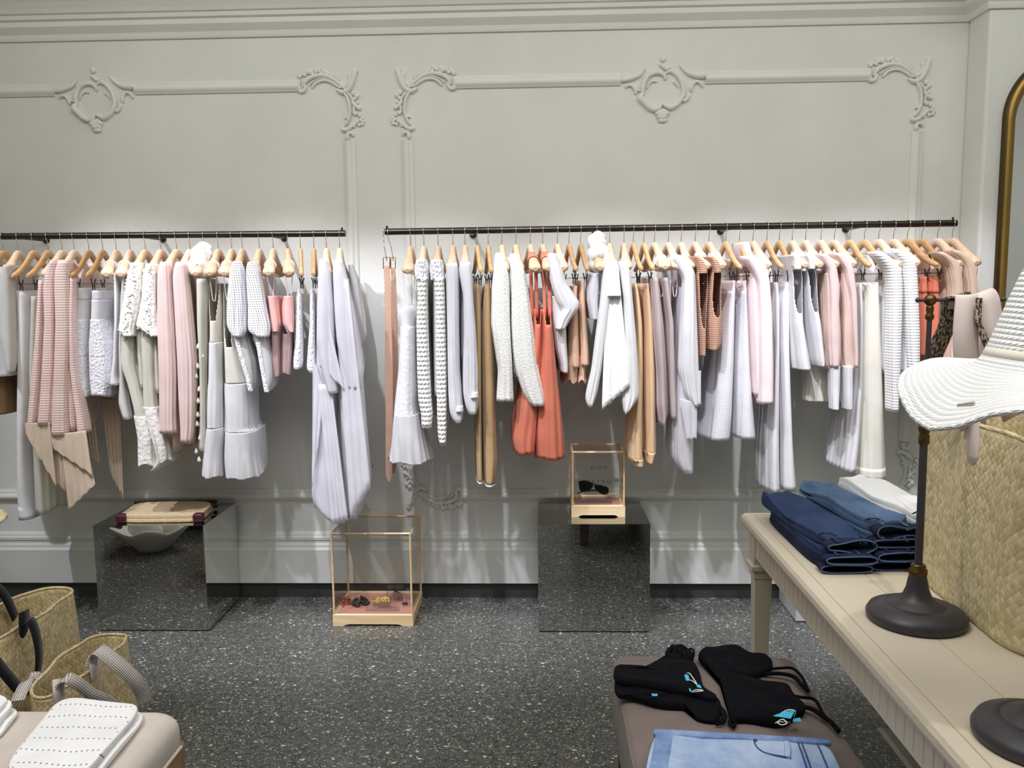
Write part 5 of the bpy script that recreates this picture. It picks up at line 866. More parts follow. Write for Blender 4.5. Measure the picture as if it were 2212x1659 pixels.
# ================================================================ folded jeans on the table
denim('denim_indigo', (36, 50, 82), (58, 76, 112)); denim('denim_blue', (60, 84, 116), (100, 124, 156)); denim('denim_dark', (24, 30, 52), (42, 52, 80)); denim('denim_mid', (44, 66, 100), (70, 96, 132)); denim('denim_white', (238, 238, 240), (248, 248, 250)); denim('denim_light', (112, 142, 192), (190, 206, 230), 5.0); denim('denim_light2', (92, 120, 172), (150, 174, 210), 12.0)
m_thread = newmat('dark_cord', (22, 24, 30), 0.7, 0.2)[0]; m_stitch = newmat('worn_denim_edge', (84, 100, 134), 0.85, 0.1)[0]; m_tagw = newmat('white_card_tag', (226, 226, 220), 0.6, 0.2)[0]
m_inside = newmat('denim_inside', (20, 22, 36), 0.9, 0.1)[0]
def folded_jeans(c, ang, L_, W_, h, z, mat, label, seed, band=None, tagged=False, top_bend=0.0):
    rnd_ = random.Random(seed); ca_, sa_ = math.cos(ang), math.sin(ang); ph = rnd_.uniform(0, 6)
    def fr(u, v): return np.array([c[0] + ca_*u*W_/2 - sa_*v*L_/2, c[1] + sa_*u*W_/2 + ca_*v*L_/2, z])
    t = thing('folded_jeans', label, 'jeans', fr(0, 0), 'folded jeans on the cream table')
    wk = 1.0 if 'top of' in label else 0.16; wv = lambda u, v: wk*(0.007*math.sin(2.2*v + ph + u) + 0.006*math.sin(5*v + 3*u + ph) + 0.004*math.sin(9*u - 4*v + ph) + 0.004)
    m_ = MB(); slab(m_, lambda u, v: fr(u, v*0.97 + 0.03), W_/2, L_/2, h*0.52, 5, 64, 10, wav=wv); m_.build('lower_leg', mat, t)
    m_ = MB(); slab(m_, lambda u, v: fr(u*0.97 - 0.01, v*0.96 + 0.02) + [0, 0, h*0.47], W_/2, L_/2, h*0.53, 5, 64, 10, wav=wv); m_.build('upper_leg', mat, t)
    # waistband: an open flattened loop at the near end
    th = np.linspace(0, 2*math.pi, 60, endpoint=False); G_ = []
    for k, (ins, out) in enumerate(((0.0, 0.0), (0.0, 0.045))):
        row = []
        for a in th:
            u = np.sign(math.cos(a))*abs(math.cos(a))**0.5; zz = h*0.5 + h*(0.40 + (0.14 if out and wk == 1.0 else 0))*np.sign(math.sin(a))*abs(math.sin(a))**0.8*(1 + 0.35*wk*math.sin(3*u + ph)*(1 if out else 0.3)); p = fr(u*1.0, -0.93); row.append(p + np.array([sa_*out, -ca_*out, zz]))
        G_.append(row)
    m_ = MB(); m_.grid(G_, cu=True, UV=[[(i*0.01, k) for i in range(61)] for k in range(2)]); wb = m_.build('waistband', band or mat, t, solid=0.004)
    m_ = MB(); m_.tube(np.array(G_[1]), 0.0022, 6, closed=True); m_.build('stitched_edge', m_stitch if mat != MATS['denim_white'] else mat, wb)
    for u in (-0.55, 0.35):
        p = fr(u, -0.95) + [0, 0, h*0.97]; MB().tube([p + np.array([sa_, -ca_, 0])*-0.008, p + [0, 0, 0.003], p + np.array([sa_, -ca_, 0])*0.036 + [0, 0, 0.002]], 0.0045, 8, side=(ca_, sa_, 0), aspect=0.5).build('belt_loop', mat, wb)
    if tagged:
        p = fr(-0.3, -0.9) + [0, 0, h + 0.003]
        MB().tube(bez([p, p + [-0.03, -0.01, 0.012], p + [-0.055, -0.004, 0.004], p + [-0.03, 0.02, 0.006]], 20), 0.0012, 6).build('tag_cord', m_thread, t)
        if tagged == 2: MB().box((0, 0, 0), (0.06, 0.006, 0.002)).build
    return t
def jz(k, h): return TZ + 0.001 + k*h
pA, pB = F(1712, 1118, TZ), F(1828, 1243, TZ)
ang0 = math.radians(2)
jc = (0.826, -1.56)
for k, (mat, lab, dx, dy, da, tg) in enumerate((('denim_dark', 'dark indigo folded jeans at the bottom of the left jeans pile', 0.0, 0.0, 1, 0), ('denim_indigo', 'indigo folded jeans in the middle of the left jeans pile', 0.004, -0.012, 2, 0), ('denim_indigo', 'indigo folded jeans on top of the left jeans pile, with cord tag', -0.004, 0.02, 6, 1))):
    folded_jeans((jc[0] + dx, jc[1] + dy), math.radians(da), 0.54, 0.138, 0.027, jz(k, 0.0275), MATS[mat], lab, 30 + k, MATS['denim_dark'], tg)
jc = (0.962, -1.535)
for k, (mat, lab, dx, dy, da, tg) in enumerate((('denim_mid', 'mid blue folded jeans at the bottom of the middle jeans pile', 0.0, 0.0, 2, 0), ('denim_dark', 'dark folded jeans second from the bottom of the middle jeans pile', -0.004, -0.016, 5, 0), ('denim_blue', 'washed blue folded jeans third up in the middle jeans pile', 0.002, 0.012, 3, 0), ('denim_blue', 'washed blue folded jeans on top of the middle jeans pile', -0.006, 0.02, 7, 1))):
    folded_jeans((jc[0] + dx, jc[1] + dy), math.radians(da), 0.54, 0.132, 0.029, jz(k, 0.0295), MATS[mat], lab, 50 + k, MATS['denim_dark'], tg)
jc = (1.105, -1.52)
for k, (lab, dx, dy, da, tg) in enumerate((('white folded jeans at the bottom of the white jeans pile', 0.0, 0.0, 3, 0), ('white folded jeans second from the bottom of the white pile', -0.004, -0.01, 5, 0), ('white folded jeans third up in the white jeans pile', -0.004, 0.012, 4, 1), ('white folded jeans on top of the white jeans pile', -0.012, 0.016, 7, 1))):
    folded_jeans((jc[0] + dx, jc[1] + dy), math.radians(da), 0.54, 0.14, 0.033, jz(k, 0.0335), MATS['denim_white'], lab, 70 + k, None, tg)
# ================================================================ display stands
def ribbon(mb, path, wdir, w, th=0.0022, n=40, uvs=1.0):
    p = bez(path, n); W = np.array(wdir, float); W = W if W.ndim > 1 else np.repeat(W[None], n, 0)
    if len(W) != n: W = np.stack([np.interp(np.linspace(0, 1, n), np.linspace(0, 1, len(W)), W[:, k]) for k in range(3)], 1)
    T = np.gradient(p, axis=0); T /= np.linalg.norm(T, axis=1, keepdims=True) + 1e-9; G_, UV = [], []; L_ = np.concatenate([[0], np.cumsum(np.linalg.norm(np.diff(p, axis=0), axis=1))])
    ww = np.interp(np.linspace(0, 1, n), np.linspace(0, 1, np.size(w)), np.atleast_1d(w)) if np.size(w) > 1 else np.full(n, float(w))
    for i in range(n):
        a = unit(W[i] - T[i]*np.dot(W[i], T[i])); b = np.cross(T[i], a); h = ww[i]/2
        G_.append([p[i] - a*h + b*th, p[i] + a*h + b*th, p[i] + a*h - b*th, p[i] - a*h - b*th]); UV.append([(0, L_[i]), (ww[i], L_[i]), (ww[i] + .004, L_[i]), (2*ww[i], L_[i]), (2*ww[i] + .004, L_[i])])
    mb.grid(G_, cu=True, UV=UV); mb.cap(G_[0], True); mb.cap(G_[-1]); return mb
def stand(bx, by, label, ztop, zj, arm):
    t = thing('display_stand', label, 'display stand', (bx, by, TZ), 'dark metal hat stands')
    r = 0.110
    MB().lathe([(r - 0.006, 0), (r, 0.004), (r + 0.001, 0.016), (r - 0.006, 0.028), (r - 0.03, 0.038), (0.068, 0.042), (0.0665, 0.0405), (0.064, 0.043), (0.045, 0.050), (0.032, 0.062), (0.025, 0.080), (0.0215, 0.100), (0.019, 0.112)], (bx, by, TZ), 48).build('base', m_iron, t)
    MB().lathe([(0.019, 0.110), (0.0205, 0.114), (0.0205, 0.124), (0.016, 0.128), (0.017, 0.134), (0.013, 0.138)], (bx, by, TZ), 28).build('collar', m_brass, t)
    MB().tube([(bx, by, TZ + 0.13), (bx, by, zj)], 0.0088, 14).build('pole', m_iron, t)
    MB().lathe([(0.0088, -0.045), (0.012, -0.04), (0.012, -0.022), (0.010, -0.018), (0.0135, -0.008), (0.0135, 0.0), (0.008, 0.006), (0.0062, 0.012)], (bx, by, zj), 24).build('ferrule', m_brass, t)
    MB().tube([(bx, by, zj), (bx, by, ztop)], 0.0058, 12).build('upper_pole', m_iron, t)
    MB().lathe([(0.006, -0.045), (0.0095, -0.042), (0.0095, -0.034), (0.007, -0.030), (0.0085, -0.022), (0.0085, -0.016), (0.006, -0.012)], (bx, by, ztop), 22).build('top_ferrule', m_brass, t)
    MB().ball((bx, by, ztop), 0.0135, 20, 12).build('ball_joint', m_brass, t)
    MB().tube([(bx - 0.026, by, ztop), (bx + arm, by, ztop)], 0.0042, 12).build('cross_arm', m_iron, t)
    MB().ball((bx - 0.028, by, ztop), 0.0055, 12, 8).build('finial', m_iron, t); MB().ball((bx + arm + 0.003, by, ztop), 0.0055, 12, 8).build('finial', m_iron, t)
    return t
bx, by = 0.878, -2.178; ztop = float(P(2022, 648, by)[2]); zj = float(P(2013, 920, by)[2])
st1 = stand(bx, by, 'dark metal stand on the table with grey straps over its cross arm', ztop, zj, 0.16)
kp_ = P(1981, 893, by - 0.02); MB().tube([(bx, by, zj - 0.012 + 0.02), tuple(kp_)], 0.0035, 8).build('screw', m_iron, st1); MB().ball(kp_, 0.011, 14, 10, (1, 0.9, 1)).build('screw_knob', m_black, st1)
b2 = F(2245, 1603, TZ); stand(float(b2[0]) + 0.005, float(b2[1]), 'second dark metal stand base at the lower right corner of the photo', 1.30, 1.12, 0.12)
# ================================================================ straw totes
fabric('strap_grey', (222, 208, 204), 'plain', 1, 0.3, wrinkle=0.1); fabric('strap_black', (22, 21, 24), 'plain', 1, 0.4, wrinkle=0.1)
def patterned(name, c1, c2, sc):
    m, t = newmat(name, c1, 0.8, 0.2); uv = t.add('ShaderNodeUVMap'); mp = t.add('ShaderNodeMapping'); mp.inputs['Scale'].default_value = (sc, sc*0.45, 1); mp.inputs['Rotation'].default_value = (0, 0, 0.6); t.l(uv.outputs[0], mp.inputs[0])
    ck = t.add('ShaderNodeTexNoise', i_Scale=1.0, i_Detail=1.0); t.l(mp.outputs[0], ck.inputs['Vector']); f = t.ramp(ck.outputs[0], [(0.47, c1), (0.53, c2)]); t.l(f, t.b.inputs['Base Color']); bump(t, ck.outputs[0], 0.4, 0.002); return m
def diamond(name, c1, c2, per):
    m, t = newmat(name, c1, 0.8, 0.2); uv = t.add('ShaderNodeUVMap'); sep = t.add('ShaderNodeSeparateXYZ'); t.l(uv.outputs[0], sep.inputs[0])
    a = t.math('SINE', t.math('MULTIPLY', t.math('ADD', sep.outputs[0], sep.outputs[1]), 6.283/per)); b = t.math('SINE', t.math('MULTIPLY', t.math('SUBTRACT', sep.outputs[0], sep.outputs[1]), 6.283/per)); h = t.math('MULTIPLY', a, b)
    t.l(t.ramp(t.math('ADD', t.math('MULTIPLY', h, 0.5), 0.5), [(0.42, c1), (0.58, c2)]), t.b.inputs['Base Color']); bump(t, h, 0.4, 0.002); return m
m_leop = patterned('woven_dark_strap', (58, 52, 50), (164, 146, 128), 190); m_dia = diamond('woven_grey_strap', (150, 142, 138), (226, 220, 214), 0.012)
def tote(name, label, cat, c, L, W, H, mat, flare=1.15, taper=0.9, rim_dip=0.012, lean=(0, 0), ang=0.0, seed=1, ex=(5.0, 2.6), group=None, bulge=0.0):
    """open straw bag, long side along local y; base centre c"""
    r = random.Random(seed); ca_, sa_ = math.cos(ang), math.sin(ang); G_, UV = [], []; m = 30; n = 120; c = np.array(c, float)
    hs = [0.0, 0.0, 0.004, 0.015, 0.035] + list(np.linspace(0.06, 1.0, m - 5)*1.0)
    th = np.linspace(0, 2*math.pi, n, endpoint=False)
    for i, v in enumerate(hs):
        k = taper + (flare - taper)*min(1.0, v*1.1); inset = (0.5 if i == 0 else (0.93 if i == 1 else (0.97 if i == 2 else 1.0)))
        e = ex[0] + (ex[1] - ex[0])*v; row = []
        for a in th:
            cs, sn_ = math.cos(a), math.sin(a); x = np.sign(cs)*abs(cs)**(2/e)*W/2*(1 + bulge*math.sin(math.pi*v))*inset*(1 - 0.04*v); y = np.sign(sn_)*abs(sn_)**(2/e)*L/2*k*inset
            x += 0.006*math.sin(5*y/L*3 + seed + 3*v); z = H*v + rim_dip*v*v*math.cos(2*a + 0.3)
            x += lean[0]*v; y += lean[1]*v; row.append(c + [ca_*x - sa_*y, sa_*x + ca_*y, z])
        row = np.array(row); q = np.concatenate([[0], np.cumsum(np.linalg.norm(np.diff(np.vstack([row, row[:1]]), axis=0), axis=1))])
        G_.append(row); UV.append([(s_, c[2] + H*v) for s_ in q])
    t = thing(name, label, cat, c, group); m_ = MB(); m_.grid(G_, cu=True, UV=UV); m_.cap(G_[0], True); m_.build('body', mat, t, solid=0.006)
    m_ = MB(); m_.tube(G_[-1] + [0, 0, 0.001], 0.0055, 8, closed=True); m_.build('rim', mat, t)
    return t, np.array(G_)
bg, GB = tote('straw_tote', 'large pale straw tote bag standing on the cream table beside the stand', 'tote bag', (1.142, -2.125, TZ + 0.001), 0.54, 0.28, 0.455, MATS['straw_big'], 1.04, 1.0, 0.008, seed=3, bulge=0.03, ex=(9.0, 4.5), group='straw tote bags')
def bagpt(G_, a_deg, v, out=0.006):
    i = min(range(len(G_)), key=lambda k: abs(G_[k][:, 2].mean() - (G_[0][0][2] + v*(G_[-1][:, 2].mean() - G_[0][0][2])))); j = int(a_deg/360*G_.shape[1]) % G_.shape[1]; p = G_[i][j]; c = G_[i].mean(0); return p + unit((p - c)*[1, 1, 0])*out
# handles draped over the cross arm
wd = (1, 0, 0)
tabp = P(2100, 985, by + 0.05)
face = lambda px, py: (lambda y0: P(px, py, y0))(by + 0.06)
ax = lambda px: float(P(px, 650, by)[0])
h1 = ribbon(MB(), [(ax(2083), by + 0.02, ztop - 0.02), (ax(2083), by + 0.012, ztop + 0.005), (ax(2083), by - 0.004, ztop + 0.0085), (ax(2083), by - 0.016, ztop), P(2086, 720, by - 0.02), P(2090, 800, by - 0.005), P(2100, 900, by + 0.03), P(2101, 925, by + 0.06)], [(1, 0.1, 0)]*2, 0.058, n=50); h1.build('handle', MATS['strap_grey'], bg)
h2 = ribbon(MB(), [(ax(2072), by - 0.008, ztop + 0.0105), (ax(2066), by + 0.016, ztop + 0.004), P(2052, 690, by + 0.03), P(2030, 740, by + 0.05), P(2012, 790, by + 0.07), P(2004, 850, by + 0.09), P(2006, 905, by + 0.12)], [(1, 0, 0.2), (1, 0.2, 0.4), (0.8, 0.2, 0.5), (0.5, 0.8, 0.2)], 0.055, n=50); h2.build('handle', m_leop, bg, label='dark patterned woven handle')
h3 = ribbon(MB(), [(ax(2112), by + 0.02, ztop - 0.015), (ax(2112), by + 0.012, ztop + 0.006), (ax(2114), by - 0.006, ztop + 0.0125), (ax(2122), by - 0.018, ztop - 0.004), P(2142, 715, by - 0.02), P(2160, 765, by - 0.01), P(2176, 820, by), P(2190, 900, by + 0.05)], [(1, 0, 0.25), (1, 0, 0.5), (0.9, 0, 0.45)], 0.056, n=50); h3.build('handle', MATS['strap_grey'], bg)
h4 = ribbon(MB(), [(ax(2104), by - 0.022, ztop + 0.004), P(2113, 690, by - 0.030), P(2126, 730, by - 0.034), P(2142, 768, by - 0.034), P(2156, 800, by - 0.03)], [(1, 0, 0.35)]*2, 0.013, n=30); h4.build('handle_edge', m_leop, bg, label='dark patterned handle edge')
# leather tab where the handle meets the face
def on_face(px, py):
    """point on the tote's left face seen through a pixel"""
    best = None
    for row in GB[4:]:
        for p in row:
            if p[0] > 1.16: continue
            d = p - CAMP; z = d @ CC; u, v = IW/2 + FPX*(d @ CA)/z, IH/2 - FPX*(d @ CB)/z; q = (u - px)**2 + (v - py)**2
            if best is None or q < best[0]: best = (q, p)
    return best[1]
tp_ = []
for y_ in (905, 925, 950, 975, 992, 1004):
    v_ = ray(2101, y_); x_ = GB[-1][:, 0].min() - 0.004; tp_.append(CAMP + (x_ - CAMP[0])/v_[0]*v_)
tp_ = tp_; m_ = ribbon(MB(), tp_, (0, 1, 0), [0.062, 0.06, 0.056, 0.045, 0.014], 0.002, 30); m_.build('handle_tab', MATS['strap_grey'], bg)
# ================================================================ crochet sun hat on the second stand
fabric('hat_crochet', (242, 242, 243), 'cro', 1.0, 0.5, wrinkle=0.0); 
hc = np.array(P(2262, 806, -2.62)); tip_dir = unit(np.array(P(2262, 560, -2.60)) - hc)
up_ = unit([0.12, -0.02, 1.0]); hx_ = unit(np.cross((0, 1, 0), up_)); hy_ = np.cross(up_, hx_)
hat = thing('sun_hat', 'wide brimmed white crochet sun hat with pale band, tilted on a stand', 'hat', hc - [0, 0, 0.05])
def hat_pt(r, h, a): return hc + hx_*r*math.cos(a) + hy_*r*math.sin(a) + up_*h
G_, UV = [], []; N = 96
crown = [(0.002, 0.222), (0.03, 0.220), (0.052, 0.205), (0.066, 0.170), (0.078, 0.120), (0.090, 0.065), (0.101, 0.020)]
brim = [(0.112, 0.0), (0.13, -0.010), (0.15, -0.017), (0.17, -0.022), (0.19, -0.025), (0.21, -0.027), (0.228, -0.031), (0.240, -0.038), (0.246, -0.046)]
acc = 0; prev = None
rings = []
AD = [-180, -168, -157, -146, -135, -115, -90, -45, 0, 45, 90, 120, 150, 165, 180]
DZ = [-0.048, -0.078, -0.092, -0.080, -0.050, -0.014, 0.002, 0.01, 0.0, 0.005, 0.016, 0.002, -0.014, -0.030, -0.048]; RD = [1.0, 1.0, 1.0, 1.0, 1.0, 1.0, 1.0, 1.0, 1.0, 1.0, 0.96, 0.92, 0.90, 0.94, 1.0]
for k, (r_, h_) in enumerate(crown + brim):
    row = []
    for j in range(N):
        a = 2*math.pi*j/N; ad = (math.degrees(a) + 180) % 360 - 180; fl = max(0, (r_ - 0.112)/0.134)
        hh = h_*(0.35 if h_ < 0 else 1) + fl**1.3*(float(np.interp(ad, AD, DZ)) + 0.003*math.sin(7*a)); rr = r_*(1 + fl*(float(np.interp(ad, AD, RD)) - 1)); row.append(hat_pt(rr, hh, a))
    rings.append(np.array(row)); q = float(np.linalg.norm(rings[-1][0] - prev)) if prev is not None else 0; prev = rings[-1][0]; acc += q
    UV.append([(r_*2*math.pi*j/N, acc) for j in range(N + 1)])
m_ = MB(); m_.grid(rings[:len(crown)], cu=True, UV=UV[:len(crown)]); m_.build('crown', MATS['hat_crochet'], hat, solid=0.005, sub=1)
m_ = MB(); m_.grid(rings[len(crown) - 1:], cu=True, UV=UV[len(crown) - 1:]); m_.build('brim', MATS['hat_crochet'], hat, solid=0.005, sub=1)
m_ = MB(); m_.tube(rings[-1], 0.0045, 8, closed=True); m_.build('brim_edge', MATS['hat_crochet'], hat)
m_ = MB(); m_.grid([[hat_pt(0.0995, 0.034, 2*math.pi*j/N) for j in range(N)], [hat_pt(0.1035, 0.018, 2*math.pi*j/N) for j in range(N)]], cu=True); m_.build('band', MATS['Cr'], hat, solid=0.003)
MB().tube([rings[-4][int(N*0.58)] + [0, 0, 0.004], rings[-4][int(N*0.595)] + [0, 0, 0.006]], 0.003, 8).build('metal_charm', m_chrome, hat)
# ================================================================ framed mirror on the pier
mx0 = float(P(2160, 480, -PD - 0.03)[0]); MW = 0.95; zt0 = 2.56
mr = thing('wall_mirror', 'tall arched mirror with aged gold frame leaning by the right wall', 'mirror', (mx0 + MW/2, -PD - 0.03, 0.085))
def arch(ins, y, n=40):
    x0, x1, r = mx0 + ins, mx0 + MW - ins, (MW - 2*ins)/2*0.62; top = zt0 - ins; pts = [(x0, y, 0.09 + ins), (x0, y, top - r)]
    pts += [(x0 + r - r*math.cos(a), y, top - r + r*math.sin(a)) for a in np.linspace(0, math.pi/2, n)[1:]]
    pts += [(x1 - r + r*math.sin(a), y, top - r + r*math.cos(a)) for a in np.linspace(0, math.pi/2, n)]
    return np.array(pts + [(x1, y, 0.09 + ins)])
pr = [(0.0, -PD - 0.002), (0.0, -PD - 0.030), (0.010, -PD - 0.036)]; m_ = MB(); m_.grid([arch(i, y) for i, y in pr], flip=False); m_.build('outer_edge', m_gold_dk, mr)
pr = [(0.010, -PD - 0.036), (0.018, -PD - 0.042), (0.030, -PD - 0.042), (0.040, -PD - 0.034), (0.046, -PD - 0.026), (0.048, -PD - 0.012)]; m_ = MB(); m_.grid([arch(i, y) for i, y in pr]); m_.build('frame', m_gold, mr)
m_ = MB(); m_.cap(arch(0.046, -PD - 0.014)); m_.build('mirror_glass', m_mirror2, mr, smooth=False)
# ================================================================ ottomans
fabric('velvet_taupe', (122, 110, 105), 'plain', 0.5, 0.2, wrinkle=0.15); fabric('linen_greige', (208, 198, 188), 'plain', 0.6, 0.3, wrinkle=0.12); m_legdk = wood('dark_leg_wood', (62, 50, 40), (84, 68, 54)); m_frame = wood('tan_frame_wood', (128, 96, 66), (156, 120, 84), 0.5, 0)
def cushion(mb, x0, x1, y0, y1, z0, z1, r, cr, crown=0.012, n=24):
    """upholstered block with rounded vertical corners (cr), a rolled top edge (r) and a slight crown"""
    def loop(ins, z):
        p = []; c_ = max(0.004, cr - ins*0.4)
        for (cx, cy, a0) in ((x1 - ins - c_, y0 + ins + c_, -90), (x1 - ins - c_, y1 - ins - c_, 0), (x0 + ins + c_, y1 - ins - c_, 90), (x0 + ins + c_, y0 + ins + c_, 180)):
            for k in range(8):
                a = math.radians(a0 + 90*k/7); p.append((cx + c_*math.cos(a), cy + c_*math.sin(a), z))
        return p
    R_ = [loop(0.004, z0), loop(0.0, z0 + 0.006), loop(0.0, z1 - r)] + [loop(r*(1 - math.cos(a)), z1 - r + r*math.sin(a)) for a in np.linspace(0, math.pi/2, 7)[1:]]
    mid = min(x1 - x0, y1 - y0)/2
    for f in (0.35, 0.6, 0.85): R_.append(loop(r + (mid - r - 0.02)*f, z1 + crown*math.sin(f*math.pi/2)))
    mb.grid(R_, cu=True, UV=[[(q[0] + q[1], q[2] + q[1]) for q in list(l) + [l[0]]] for l in R_]); mb.cap(R_[-1]); mb.cap(R_[0], True); return mb
OZ = 0.46; ox0, ox1, oy1 = 0.203, 0.735, -1.70
ot = thing('ottoman', 'taupe velvet ottoman in front with black swimwear lying on it', 'ottoman', ((ox0 + ox1)/2, -2.4, 0), 'upholstered ottomans')
cushion(MB(), ox0, ox1, -3.15, oy1, 0.27, OZ, 0.022, 0.045).build('cushion', MATS['velvet_taupe'], ot)
m_ = MB(); m_.tube([(ox0 + 0.004, oy1 - 0.05, OZ - 0.012), (ox0 + 0.002, -3.1, OZ - 0.012)], 0.0035, 6); m_.build('piping', MATS['velvet_taupe'], ot)
for lx, ly in ((ox0 + 0.012, oy1 - 0.09), (ox1 - 0.082, oy1 - 0.09), (ox0 + 0.012, -3.13), (ox1 - 0.082, -3.13)):
    MB().grid([[(lx + i, ly + i, z), (lx + 0.07 - i, ly + i, z), (lx + 0.07 - i, ly + 0.07 - i, z), (lx + i, ly + 0.07 - i, z)] for i, z in ((0, 0.27), (0.0, 0.25), (0.012, 0.0))], cu=True, flip=True).build('leg', m_legdk, ot, smooth=False)
lx1 = -0.945; ly1 = -2.035
ol = thing('ottoman', 'pale linen ottoman at the lower left with white knits folded on it', 'ottoman', (-1.8, -2.5, 0), 'upholstered ottomans')
cushion(MB(), -2.9, lx1, -3.05, ly1, 0.375, OZ, 0.045, 0.06, 0.006).build('cushion', MATS['linen_greige'], ol)
m_ = MB(); m_.tube([(lx1 + 0.003, ly1 - 0.05, 0.375), (lx1 + 0.003, -3.0, 0.375)], 0.005, 8); m_.build('piping', MATS['linen_greige'], ol)
cushion(MB(), -2.88, lx1 + 0.004, -3.03, ly1 - 0.008, 0.10, 0.374, 0.004, 0.03, 0.0).build('frame', m_frame, ol)
for fx, fy in ((lx1 - 0.1, ly1 - 0.1), (lx1 - 0.1, -2.98), (-2.8, ly1 - 0.1), (-2.8, -2.98)):
    MB().box((fx, fy - 0.03, 0.0), (fx + 0.06, fy + 0.03, 0.10)).build('foot', m_frame, ol, smooth=False)
# ---- folded white knits on the left ottoman
fabric('knit_eyelet', (246, 246, 247), 'holes', 1, 0.4, wrinkle=0.2); fabric('knit_plain', (246, 246, 247), 'ribh', 1.3, 0.3, wrinkle=0.3)
oz = OZ + 0.0065
def folded(name, label, cat, corners, layers, mats, h, group=None, z0=None, shift=(0.006, -0.004)):
    zz = oz if z0 is None else z0; q = [FP(x, y, zz + h*0.4) for x, y in corners]; fr = quad_frame(*q, zz); t = thing(name, label, cat, fr(0, 0), group); r = random.Random(len(label)); hx, hy = np.linalg.norm(fr(1, 0) - fr(-1, 0))/2, np.linalg.norm(fr(0, 1) - fr(0, -1))/2
    for k in range(layers):
        hk = h/layers; a = r.uniform(0, 6); m_ = MB(); slab(m_, lambda u, v: fr(u*(1 - 0.035*k) - 0.06*k, v*(1 - 0.02*k)) + [0, 0, hk*k*0.98], hx, hy, hk, 6, 72, 10, wav=lambda u, v: 0.004*math.sin(3*u + a) + 0.003*math.sin(4*v + a)); m_.build('folded_layer', MATS[mats[k % len(mats)]], t)
    return t
folded('folded_knit', 'white eyelet knit folded on the pale ottoman', 'folded knit', [(128, 1524), (324, 1534), (196, 1690), (2, 1690)], 2, ['knit_plain', 'knit_eyelet'], 0.036)
folded('folded_knit', 'white folded knit at the left photo edge on the pale ottoman', 'folded knit', [(-150, 1506), (46, 1520), (-8, 1588), (-220, 1580)], 3, ['knit_plain'], 0.05)
# ---- straw bags on the floor behind the left ottoman
tA, GA = tote('straw_tote', 'tall straw tote with black handles on the floor behind the left ottoman', 'tote bag', (-1.775, -1.44, 0.001), 0.50, 0.20, 0.475, MATS['straw_floor'], 1.02, 0.98, 0.004, seed=5, group='straw tote bags')
tB, GBb = tote('straw_tote', 'smaller straw bag with grey woven handles behind the left ottoman', 'tote bag', (-1.475, -1.58, 0.001), 0.44, 0.15, 0.375, MATS['straw_floor'], 1.04, 1.08, 0.012, seed=8, group='straw tote bags')
def floor_ray(px, py, x): v = ray(px, py); return CAMP + (x - CAMP[0])/v[0]*v
xa_ = -1.665
ribbon(MB(), [floor_ray(48, 1352, xa_), floor_ray(66, 1342, xa_ + 0.03), floor_ray(80, 1380, xa_ + 0.05), floor_ray(84, 1430, xa_ + 0.05), floor_ray(74, 1475, xa_ + 0.045), floor_ray(48, 1492, xa_ + 0.06), floor_ray(12, 1455, xa_ + 0.05), floor_ray(-40, 1390, xa_ + 0.03)], [(0, 1, 0.2), (0, 1, 0.3), (0, 0.8, 0.6), (0, 0.4, 1)], 0.036, n=60).build('handle', MATS['strap_black'], tA)
ribbon(MB(), [floor_ray(33, 1335, xa_ - 0.19), floor_ray(26, 1318, xa_ - 0.18), floor_ray(12, 1290, xa_ - 0.16), floor_ray(-10, 1268, xa_ - 0.15), floor_ray(-60, 1262, xa_ - 0.15)], [(0, 1, 0)]*2, 0.032, n=30).build('handle', MATS['strap_black'], tA)
ribbon(MB(), [floor_ray(52, 1320, xa_ + 0.006), floor_ray(52, 1345, xa_ + 0.006), floor_ray(50, 1366, xa_ + 0.006), floor_ray(49, 1378, xa_ + 0.006)], (0, 1, 0), [0.05, 0.052, 0.04, 0.008], n=24).build('handle_tab', MATS['strap_black'], tA)
xb_ = -1.39
ribbon(MB(), [floor_ray(196, 1440, xb_), floor_ray(204, 1414, xb_ + 0.01), floor_ray(216, 1404, xb_ + 0.04), floor_ray(252, 1432, xb_ + 0.09), floor_ray(290, 1468, xb_ + 0.13), floor_ray(308, 1496, xb_ + 0.14), floor_ray(313, 1516, xb_ + 0.14)], [(0.3, 1, 0.2), (0.3, 1, 0.3), (0.6, 0.8, 0.6), (0.8, 0.6, 0.3)], 0.045, n=50).build('handle', m_dia, tB)
ribbon(MB(), [floor_ray(124, 1512, xb_), floor_ray(130, 1478, xb_ + 0.01), floor_ray(146, 1466, xb_ + 0.03), floor_ray(170, 1478, xb_ + 0.05), floor_ray(198, 1500, xb_ + 0.06), floor_ray(226, 1512, xb_ + 0.06), floor_ray(250, 1530, xb_ + 0.06)], [(0.3, 1, 0.2), (0.3, 1, 0.3), (0.2, 0.6, 1), (0.2, 0.3, 1)], 0.034, n=50).build('handle', m_dia, tB)
ribbon(MB(), [floor_ray(168, 1412, xb_ - 0.15), floor_ray(158, 1402, xb_ - 0.16), floor_ray(144, 1412, xb_ - 0.18), floor_ray(128, 1436, xb_ - 0.19), floor_ray(112, 1464, xb_ - 0.18)], [(0.3, 1, 0.2)]*2, 0.036, n=36).build('handle', m_dia, tB)
ribbon(MB(), [floor_ray(92, 1478, xb_ - 0.15), floor_ray(80, 1464, xb_ - 0.16), floor_ray(60, 1472, xb_ - 0.17), floor_ray(46, 1496, xb_ - 0.16), floor_ray(38, 1514, xb_ - 0.15)], [(0.3, 1, 0.2)]*2, 0.036, n=36).build('handle', m_dia, tB)
